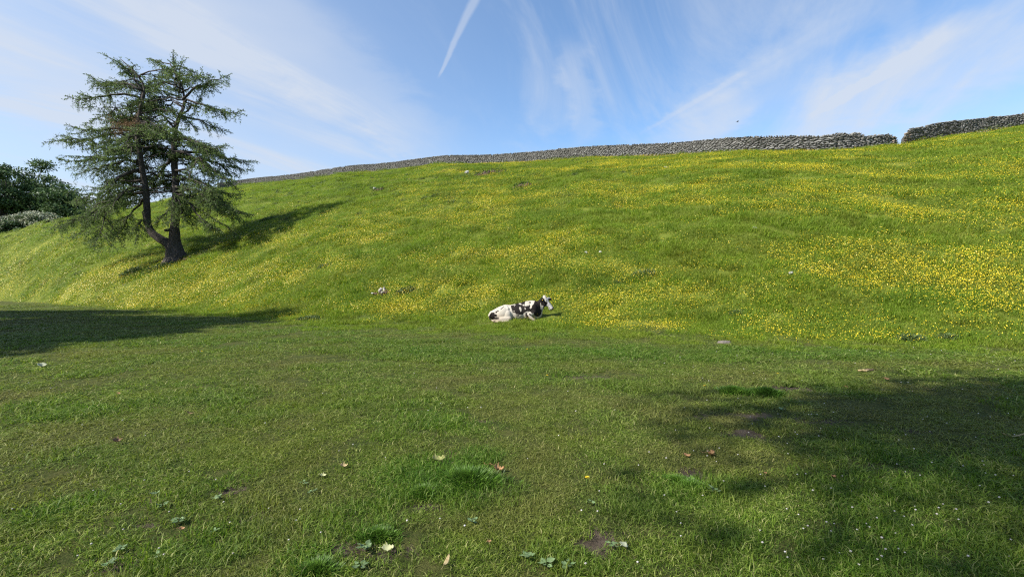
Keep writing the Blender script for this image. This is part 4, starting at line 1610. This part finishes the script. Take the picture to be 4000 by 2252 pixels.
for a in ((1425, 2150, 70, 'low weed rosette growing in the bare soil at bottom centre', 9), (1412, 2225, 70, 'weed with broad leaves below the bare soil at the bottom edge', 7),
          (2060, 2185, 70, 'broad grey green weed at the bottom, right of the long tan leaf', 6), (2130, 2215, 70, 'broad weed at the bottom edge below its larger neighbour', 6),
          (2215, 2222, 60, 'broad weed at the bottom edge, rightmost of the group', 6), (2395, 2140, 55, 'small weed beside the pale leaf on bare soil', 5),
          (700, 2045, 50, 'star shaped weed at lower left', 8), (470, 2160, 60, 'weed with pale leaves at the lower left above dark soil', 6), (425, 2215, 60, 'weed at the bottom left edge', 6),
          (620, 2183, 40, 'small weed right of the dark soil at bottom left', 5), (632, 1985, 45, 'pale weed beside the soil patch at lower left', 5), (610, 1940, 40, 'pale weed above the soil patch at lower left', 5),
          (850, 1955, 45, 'pale weed between the soil patches at lower left', 5), (1190, 1895, 36, 'weed left of the tall grass tuft', 5), (1220, 1930, 40, 'weed below and left of the tall grass tuft', 5),
          (840, 2085, 36, 'small weed in the lower left lawn', 5), (2790, 1925, 50, 'grey green weed in the lush grass right of centre', 6), (3055, 1605, 40, 'flat weed below the grass tussocks', 6),
          (1850, 2050, 45, 'clover patch weed below the tall grass tuft', 6), (2310, 1975, 36, 'clover weed below the dandelion', 5)):
    weed(*a)


def tussock(sx, sy, wpx, hpx, label, n, seed):
    p = at(sx, sy)
    k = .256 / F * p.y
    w, h = wpx * k, hpx * k
    rg = np.random.default_rng(seed)
    a = rg.uniform(0, 6.28, n)
    q = np.abs(rg.normal(0, .45, n)) * (1 + .5 * np.sin(a * 3 + seed) * .6)
    x, y = np.cos(a) * q * w / 2, np.sin(a) * q * w * .45
    z = height(p.x + x, p.y + y) - p.z - .005
    hh = h * rg.uniform(.25, .8, n) * np.clip(1 - .45 * q, .3, 1)
    lean = .5 * np.minimum(q, 1.2) + .25
    bend = np.stack([np.cos(a) * lean + rg.normal(0, .25, n), np.sin(a) * lean + rg.normal(0, .25, n)], -1)
    wd = rg.uniform(.003, .006, n) * max(1, p.y / 3.2)
    sd = unit(np.stack([rg.normal(size=n), rg.normal(size=n) * .4, np.zeros(n)], -1)) * wd[:, None]
    B = np.stack([x, y, z], -1)
    Mi = B + np.stack([bend[:, 0] * hh * .3, bend[:, 1] * hh * .3, hh * .6], -1)
    T = B + np.stack([bend[:, 0] * hh, bend[:, 1] * hh, hh], -1)
    V = np.stack([B - sd, B + sd, Mi + sd * .8, Mi - sd * .8, T], 1).reshape(-1, 3)
    b5 = np.arange(n)[:, None] * 5
    o = link('grass_tussock', mesh_np('grass_tussock', V, b5 + np.array([0, 1, 2, 3]), b5 + np.array([3, 2, 4])), M['tussock'], None, p)
    tag(o, label, 'grass tuft', 'tall grass tufts on the lawn')


M['tussock'] = simple_mat('tussock_grass', (0.065, 0.15, 0.014), (0.13, 0.235, 0.028), 6.0, 0.5, 0.35, island=0.6, trans=0.35)
for a in ((2868, 1535, 130, 42, 'dark green grass tussock on the right of the lawn, left of the pair', 2200), (2992, 1540, 130, 44, 'dark green grass tussock on the right of the lawn, right of the pair', 2200),
          (1830, 1880, 250, 70, 'large patch of tall lush grass in the lower middle of the lawn', 4200), (1660, 1925, 160, 45, 'bright grass tuft left of the large lush patch', 2200),
          (1480, 2095, 170, 50, 'grass tuft hanging over the bare soil at bottom centre', 2400), (1240, 2230, 170, 60, 'lush grass tuft at the bottom edge left of the bare soil', 2600),
          (2700, 1905, 200, 40, 'lush grass tuft right of the dandelion', 2200), (2640, 1880, 120, 36, 'smaller lush tuft above the soil spot right of the dandelion', 1500)):
    tussock(*a, seed=int(a[0]))

# ------------------------------------------------------------------ scattered ground cover


def unlinked(name, me, mat):
    me.materials.append(mat) if not me.materials else None
    return bpy.data.objects.new(name, me)


def blades(name, n, rad, hmin, hmax, w, lean, seed, mat, segs=2):
    rg = np.random.default_rng(seed)
    a = rg.uniform(0, 6.28, n)
    q = np.sqrt(rg.uniform(0, 1, n)) * rad
    B = np.stack([np.cos(a) * q, np.sin(a) * q, np.full(n, -.01)], -1)
    h = rg.uniform(hmin, hmax, n) * rg.uniform(.7, 1.1, n)
    az = rg.uniform(0, 6.28, n)
    ln = np.abs(rg.normal(lean, lean * .5, n))
    bd = np.stack([np.cos(az) * ln, np.sin(az) * ln], -1)
    ws = w * rg.uniform(.6, 1.3, n)
    fa = rg.uniform(0, 6.28, n)
    sd = np.stack([np.cos(fa), np.sin(fa), np.zeros(n)], -1) * ws[:, None] / 2
    Mi = B + np.stack([bd[:, 0] * h * .35, bd[:, 1] * h * .35, h * .62], -1)
    T = B + np.stack([bd[:, 0] * h * 1.1, bd[:, 1] * h * 1.1, h * np.clip(1 - ln * .25, .4, 1)], -1)
    b5 = np.arange(n)[:, None]
    if segs == 2:
        V = np.stack([B - sd, B + sd, Mi + sd * .8, Mi - sd * .8, T], 1).reshape(-1, 3)
        me = mesh_np(name, V, b5 * 5 + np.array([0, 1, 2, 3]), b5 * 5 + np.array([3, 2, 4]))
    else:
        V = np.stack([B - sd, B + sd, T], 1).reshape(-1, 3)
        me = mesh_np(name, V, None, b5 * 3 + np.array([0, 1, 2]))
    return unlinked(name, me, mat)


def flower_patch(name, n, rad, size, seed, hmin=.12, hmax=.3):
    rg = np.random.default_rng(seed)
    a = Acc()
    mats = []
    for k in range(n):
        az, q = rg.uniform(0, 6.28), math.sqrt(rg.uniform(0, 1)) * rad
        x, y, h = math.cos(az) * q, math.sin(az) * q, rg.uniform(hmin, hmax)
        s = size * rg.uniform(.7, 1.2) / 2
        tx, ty = rg.normal(0, .35, 2)
        tx, ty = tx - .25, ty - .35
        ring = []
        for i in range(6):
            t = i * math.pi / 3 + rg.uniform(-.15, .15)
            dx, dy = math.cos(t) * s, math.sin(t) * s
            ring.append((x + dx, y + dy, h + dx * tx + dy * ty + s * .35))
        a.add(np.array([(x, y, h)] + ring), (), [(0, i + 1, (i + 1) % 6 + 1) for i in range(6)])
    me = a.mesh(name)
    return unlinked(name, me, M['petal'])


def scatter(name, label, P, Rt, Sc, idx, attrs, protos, cat=None):
    me = bpy.data.meshes.new(name)
    me.vertices.add(len(P))
    me.vertices.foreach_set('co', np.asarray(P, np.float32).ravel())
    for nm, v in (('rot', Rt), ('scl', Sc)):
        at_ = me.attributes.new(nm, 'FLOAT_VECTOR', 'POINT')
        at_.data.foreach_set('vector', np.asarray(v, np.float32).ravel())
    at_ = me.attributes.new('idx', 'INT', 'POINT')
    at_.data.foreach_set('value', np.asarray(idx, np.int32))
    for nm, v in attrs.items():
        fattr(me, nm, v)
    o = link(name, me)
    tag(o, label, cat, kind='stuff')
    cl = bpy.data.collections.new(name + '_pieces')
    for p in protos:
        cl.objects.link(p)
    ng = bpy.data.node_groups.new(name, 'GeometryNodeTree')
    ng.interface.new_socket('Geometry', in_out='INPUT', socket_type='NodeSocketGeometry')
    ng.interface.new_socket('Geometry', in_out='OUTPUT', socket_type='NodeSocketGeometry')
    g = NT(ng)
    gi, go = g.n('NodeGroupInput'), g.n('NodeGroupOutput')
    ci = g.n('GeometryNodeCollectionInfo')
    ci.inputs['Collection'].default_value = cl
    ci.inputs['Separate Children'].default_value = True
    ci.inputs['Reset Children'].default_value = True
    iop = g.n('GeometryNodeInstanceOnPoints')
    iop.inputs['Pick Instance'].default_value = True

    def named(nm, dt):
        a = g.n('GeometryNodeInputNamedAttribute', data_type=dt)
        a.inputs['Name'].default_value = nm
        return a.outputs['Attribute']
    er = g.n('FunctionNodeEulerToRotation')
    g.link(named('rot', 'FLOAT_VECTOR'), er.inputs[0])
    g.link(gi.outputs[0], iop.inputs['Points'])
    g.link(ci.outputs[0], iop.inputs['Instance'])
    g.link(named('idx', 'INT'), iop.inputs['Instance Index'])
    g.link(er.outputs[0], iop.inputs['Rotation'])
    g.link(named('scl', 'FLOAT_VECTOR'), iop.inputs['Scale'])
    g.link(iop.outputs[0], go.inputs[0])
    md = o.modifiers.new('scatter', 'NODES')
    md.node_group = ng
    return o


def align(N, yaw):
    """euler angles that turn z to the normal N after a yaw"""
    nx, ny, nz = N.T
    out = np.zeros_like(N)
    for i in range(len(N)):
        q = Vector((0, 0, 1)).rotation_difference(Vector((nx[i], ny[i], nz[i])))
        out[i] = (q.to_matrix() @ Matrix.Rotation(yaw[i], 3, 'Z')).to_euler()
    return out


def polar_points(rmin, rmax, dens, tmax=R(57), seed=1):
    """random points; dens(r) points per square metre"""
    rg = np.random.default_rng(seed)
    edges = np.exp(np.linspace(math.log(rmin), math.log(rmax), 60))
    out = []
    for a, b2 in zip(edges[:-1], edges[1:]):
        n = rg.poisson((b2 * b2 - a * a) * tmax * dens((a + b2) / 2))
        r = np.sqrt(rg.uniform(a * a, b2 * b2, n))
        t = rg.uniform(-tmax, tmax, n)
        out.append(np.stack([r * np.sin(t), r * np.cos(t)], -1))
    return np.concatenate(out), rg


def build_lawn_grass():
    protos = [blades('lawn_a%02d' % i, 190, .13, .019, .048, .0048, .95, 100 + i, M['lawn']) for i in range(5)]
    protos += [blades('lawn_b%02d' % i, 180, .13, .04, .09, .0052, .7, 200 + i, M['lawn']) for i in range(4)]
    kk = lambda r: max(1.0, r / 3.6)
    P, rg = polar_points(1.5, 70, lambda r: 95 / kk(r) ** 2, seed=3)
    x, y = P.T
    r = np.hypot(x, y)
    u = hill_param(x, y)[4]
    soil = soil_mask(x, y)
    keep = (u < .03) & (rg.uniform(0, 1, len(x)) > soil * 1.7 - .14)
    thin = sstep(.52, .75, fbm(x / .8, y / .8, 61, 4))
    keep &= rg.uniform(0, 1, len(x)) > thin * .35
    x, y, r, soil, thin = x[keep], y[keep], r[keep], soil[keep], thin[keep]
    lush = lush_mask(x, y)
    dry = np.clip(sstep(.40, .72, fbm(x / .9 + 7, y / .9, 23, 4)) * .6 + .25 * thin - lush * .6, 0, .8)
    # the worn right middle of the lawn
    px, py = 512 + F * x / y, 288 + F * 1.6 / y
    worn = np.exp(-(((px - 740) / 170) ** 2 + ((py - 405) / 38) ** 2)) * .5
    dry = np.clip(dry + worn * (1 - lush), 0, .85)
    k = np.maximum(1, r / 3.6)
    n = len(x)
    idx = np.where(rg.uniform(0, 1, n) < lush * .85, 5 + rg.integers(0, 4, n), rg.integers(0, 5, n))
    N = normal(x, y)
    hs = rg.uniform(.75, 1.2, n) * (1 + .25 * sstep(4, 20, r))
    S = np.stack([k * rg.uniform(.9, 1.25, n), k * rg.uniform(.9, 1.25, n), hs], -1)
    z = height(x, y) - soil * .018
    scatter('lawn_grass', 'short grazed grass covering the flat foreground lawn', np.stack([x, y, z], -1), align(N, rg.uniform(0, 6.28, n)), S, idx, {'dry': dry, 'lush': lush * .7}, protos, 'grass')
    return n


def near_cow(x, y, m=0.0):
    return (np.abs(x - COW.x - .0) < 1.32 + m) & (y - COW.y > -.42 - m) & (y - COW.y < .55 + m)


def build_meadow_grass():
    protos = [blades('mead_a%02d' % i, 230, .5, .07, .17, .014, .8, 300 + i, M['meadow'], 2) for i in range(5)]
    protos += [blades('mead_b%02d' % i, 170, .42, .16, .34, .016, .6, 400 + i, M['meadow'], 2) for i in range(3)]
    kk = lambda r: max(.75, (r / 20) ** .85)
    P, rg = polar_points(13, 175, lambda r: 6.5 / kk(r) ** 2, seed=5)
    x, y = P.T
    u = hill_param(x, y)[4]
    keep = (u > -.07) & (u < 1.02) & ~near_cow(x, y, .12) & (rg.uniform(0, 1, len(x)) < sstep(-.07, .03, u) ** 1.5)
    x, y, u = x[keep], y[keep], u[keep]
    r = np.hypot(x, y)
    k = np.maximum(.75, (r / 20) ** .85)
    n = len(x)
    tt, nn = -0.75 * x + 0.66 * y, 0.66 * x + 0.75 * y
    patch = fbm(tt / 3.0, nn / 1.1, 131, 4, .6)
    t = np.arctan2(x, y)
    px = 512 + F * np.tan(t)
    upleft = (1 - sstep(480, 680, px)) * sstep(.2, .5, u)
    # dull dark patches (rushes, old grass) and lush ones
    dry = sstep(.56, .74, patch) * (.28 + .4 * upleft)
    lush = sstep(.5, .75, fbm(tt / 5, nn / 2, 151, 3)) * .4
    tall = sstep(.55, .7, fbm(tt / 2, nn / .9, 171, 3))
    idx = np.where(rg.uniform(0, 1, n) < tall * .5 + .08, 5 + rg.integers(0, 3, n), rg.integers(0, 5, n))
    N = normal(x, y, .4)
    hz = rg.uniform(.8, 1.25, n) * (.4 + .6 * sstep(-.05, .06, u)) * np.clip(k, .8, 1.15) * (1 - .45 * sstep(.9, .99, u))
    S = np.stack([k * rg.uniform(.9, 1.2, n), k * rg.uniform(.9, 1.2, n), hz], -1)
    scatter('meadow_grass', 'longer meadow grass covering the hillside', np.stack([x, y, height(x, y) + .02 * k], -1), align(N, rg.uniform(0, 6.28, n)), S, idx, {'dry': dry, 'lush': lush}, protos, 'grass')
    return n


def build_flowers():
    protos = [flower_patch('flower_%02d' % i, 36, .80, .0235, 500 + i) for i in range(6)]
    kk = lambda r: max(.9, (r / 22) ** .55)
    P, rg = polar_points(12, 150, lambda r: 9.0 / kk(r) ** 2, seed=9)
    x, y = P.T
    den = flower_density(x, y)
    keep = (rg.uniform(0, 1, len(x)) < den) & ~near_cow(x, y, .3)
    x, y = x[keep], y[keep]
    r = np.hypot(x, y)
    k = np.maximum(.9, (r / 22) ** .55)
    n = len(x)
    N = normal(x, y, .4)
    S = np.stack([k, k, np.clip(k, .9, 1.1) * rg.uniform(.8, 1.2, n)], -1)
    scatter('buttercups', 'thousands of yellow buttercups spread over the meadow hillside', np.stack([x, y, height(x, y)], -1), align(N, rg.uniform(0, 6.28, n)), S, rg.integers(0, 6, n), {}, protos, 'flowers')
    return n


def build_dark_tufts():
    protos = [blades('rush_%02d' % i, 60, .22, .14, .34, .022, .55, 600 + i, M['weed_dark'], 2) for i in range(4)]
    P, rg = polar_points(22, 150, lambda r: .42 / max(1, r / 45) ** 1.2, seed=15)
    x, y = P.T
    u = hill_param(x, y)[4]
    tt, nn = -0.75 * x + 0.66 * y, 0.66 * x + 0.75 * y
    px = 512 + F * x / y
    w = .05 + .95 * (1 - sstep(430, 700, px)) * sstep(.12, .4, u)
    keep = (u > .05) & (u < .98) & (rg.uniform(0, 1, len(x)) < w * sstep(.42, .62, fbm(tt / 4, nn / 1.2, 211, 3)))
    x, y = x[keep], y[keep]
    n = len(x)
    k = np.hypot(x, y) / 50
    S = np.stack([rg.uniform(.8, 2.2, n), rg.uniform(.8, 1.4, n), rg.uniform(.7, 1.2, n)], -1) * np.clip(k, .8, 1.6)[:, None]
    scatter('dark_tufts', 'dark tufts of coarse grass dotted over the upper slope', np.stack([x, y, height(x, y)], -1), align(normal(x, y, .4), rg.normal(0, .3, n)), S, rg.integers(0, 4, n), {}, protos, 'grass')
    return n


print('tufts', build_dark_tufts())
print('lawn', build_lawn_grass())
print('meadow', build_meadow_grass())
print('flowers', build_flowers())


def clover_heads():
    """white clover and daisy heads dotted over the lawn"""
    rg = np.random.default_rng(77)
    bm = bmesh.new()
    bmesh.ops.create_icosphere(bm, subdivisions=1, radius=.5)
    for v in bm.verts:
        v.co *= rg.uniform(.85, 1.12)
        v.co.z = v.co.z * .75 + .75
    head = bpy.data.meshes.new('flower_head')
    bm.to_mesh(head)
    bm.free()
    head.materials.append(M['white_petal'])
    a = Acc()
    a.add(*tube([(0, 0, -.8), (.08, 0, -.2), (0, 0, .45)], [.07, .07, .06], 4))
    stalk = a.mesh('stalk')
    stalk.materials.append(M['stem'])
    n = 0
    while n < 220:
        sx, sy = rg.uniform(20, 3990), 1350 + 890 * rg.uniform(0, 1) ** 1.1
        if rg.uniform() > .22 + .78 * sstep(1900, 3300, sx):
            continue
        p = at(sx, sy, 40)
        if hill_param(np.array([p.x]), np.array([p.y]))[4][0] > 0:
            continue
        s = rg.uniform(.011, .017) * (1 + .06 * max(0, p.y - 4))
        r = empty('clover_flower', p + Vector((0, 0, .022)), 'small whitish clover head dotted in the short lawn grass', 'flower', 'white clover heads on the lawn')
        r.scale = (s, s, s)
        for nm, me in (('flower_head', head), ('stalk', stalk)):
            o = bpy.data.objects.new(nm, me)
            COL.objects.link(o)
            o.parent = r
        n += 1


clover_heads()
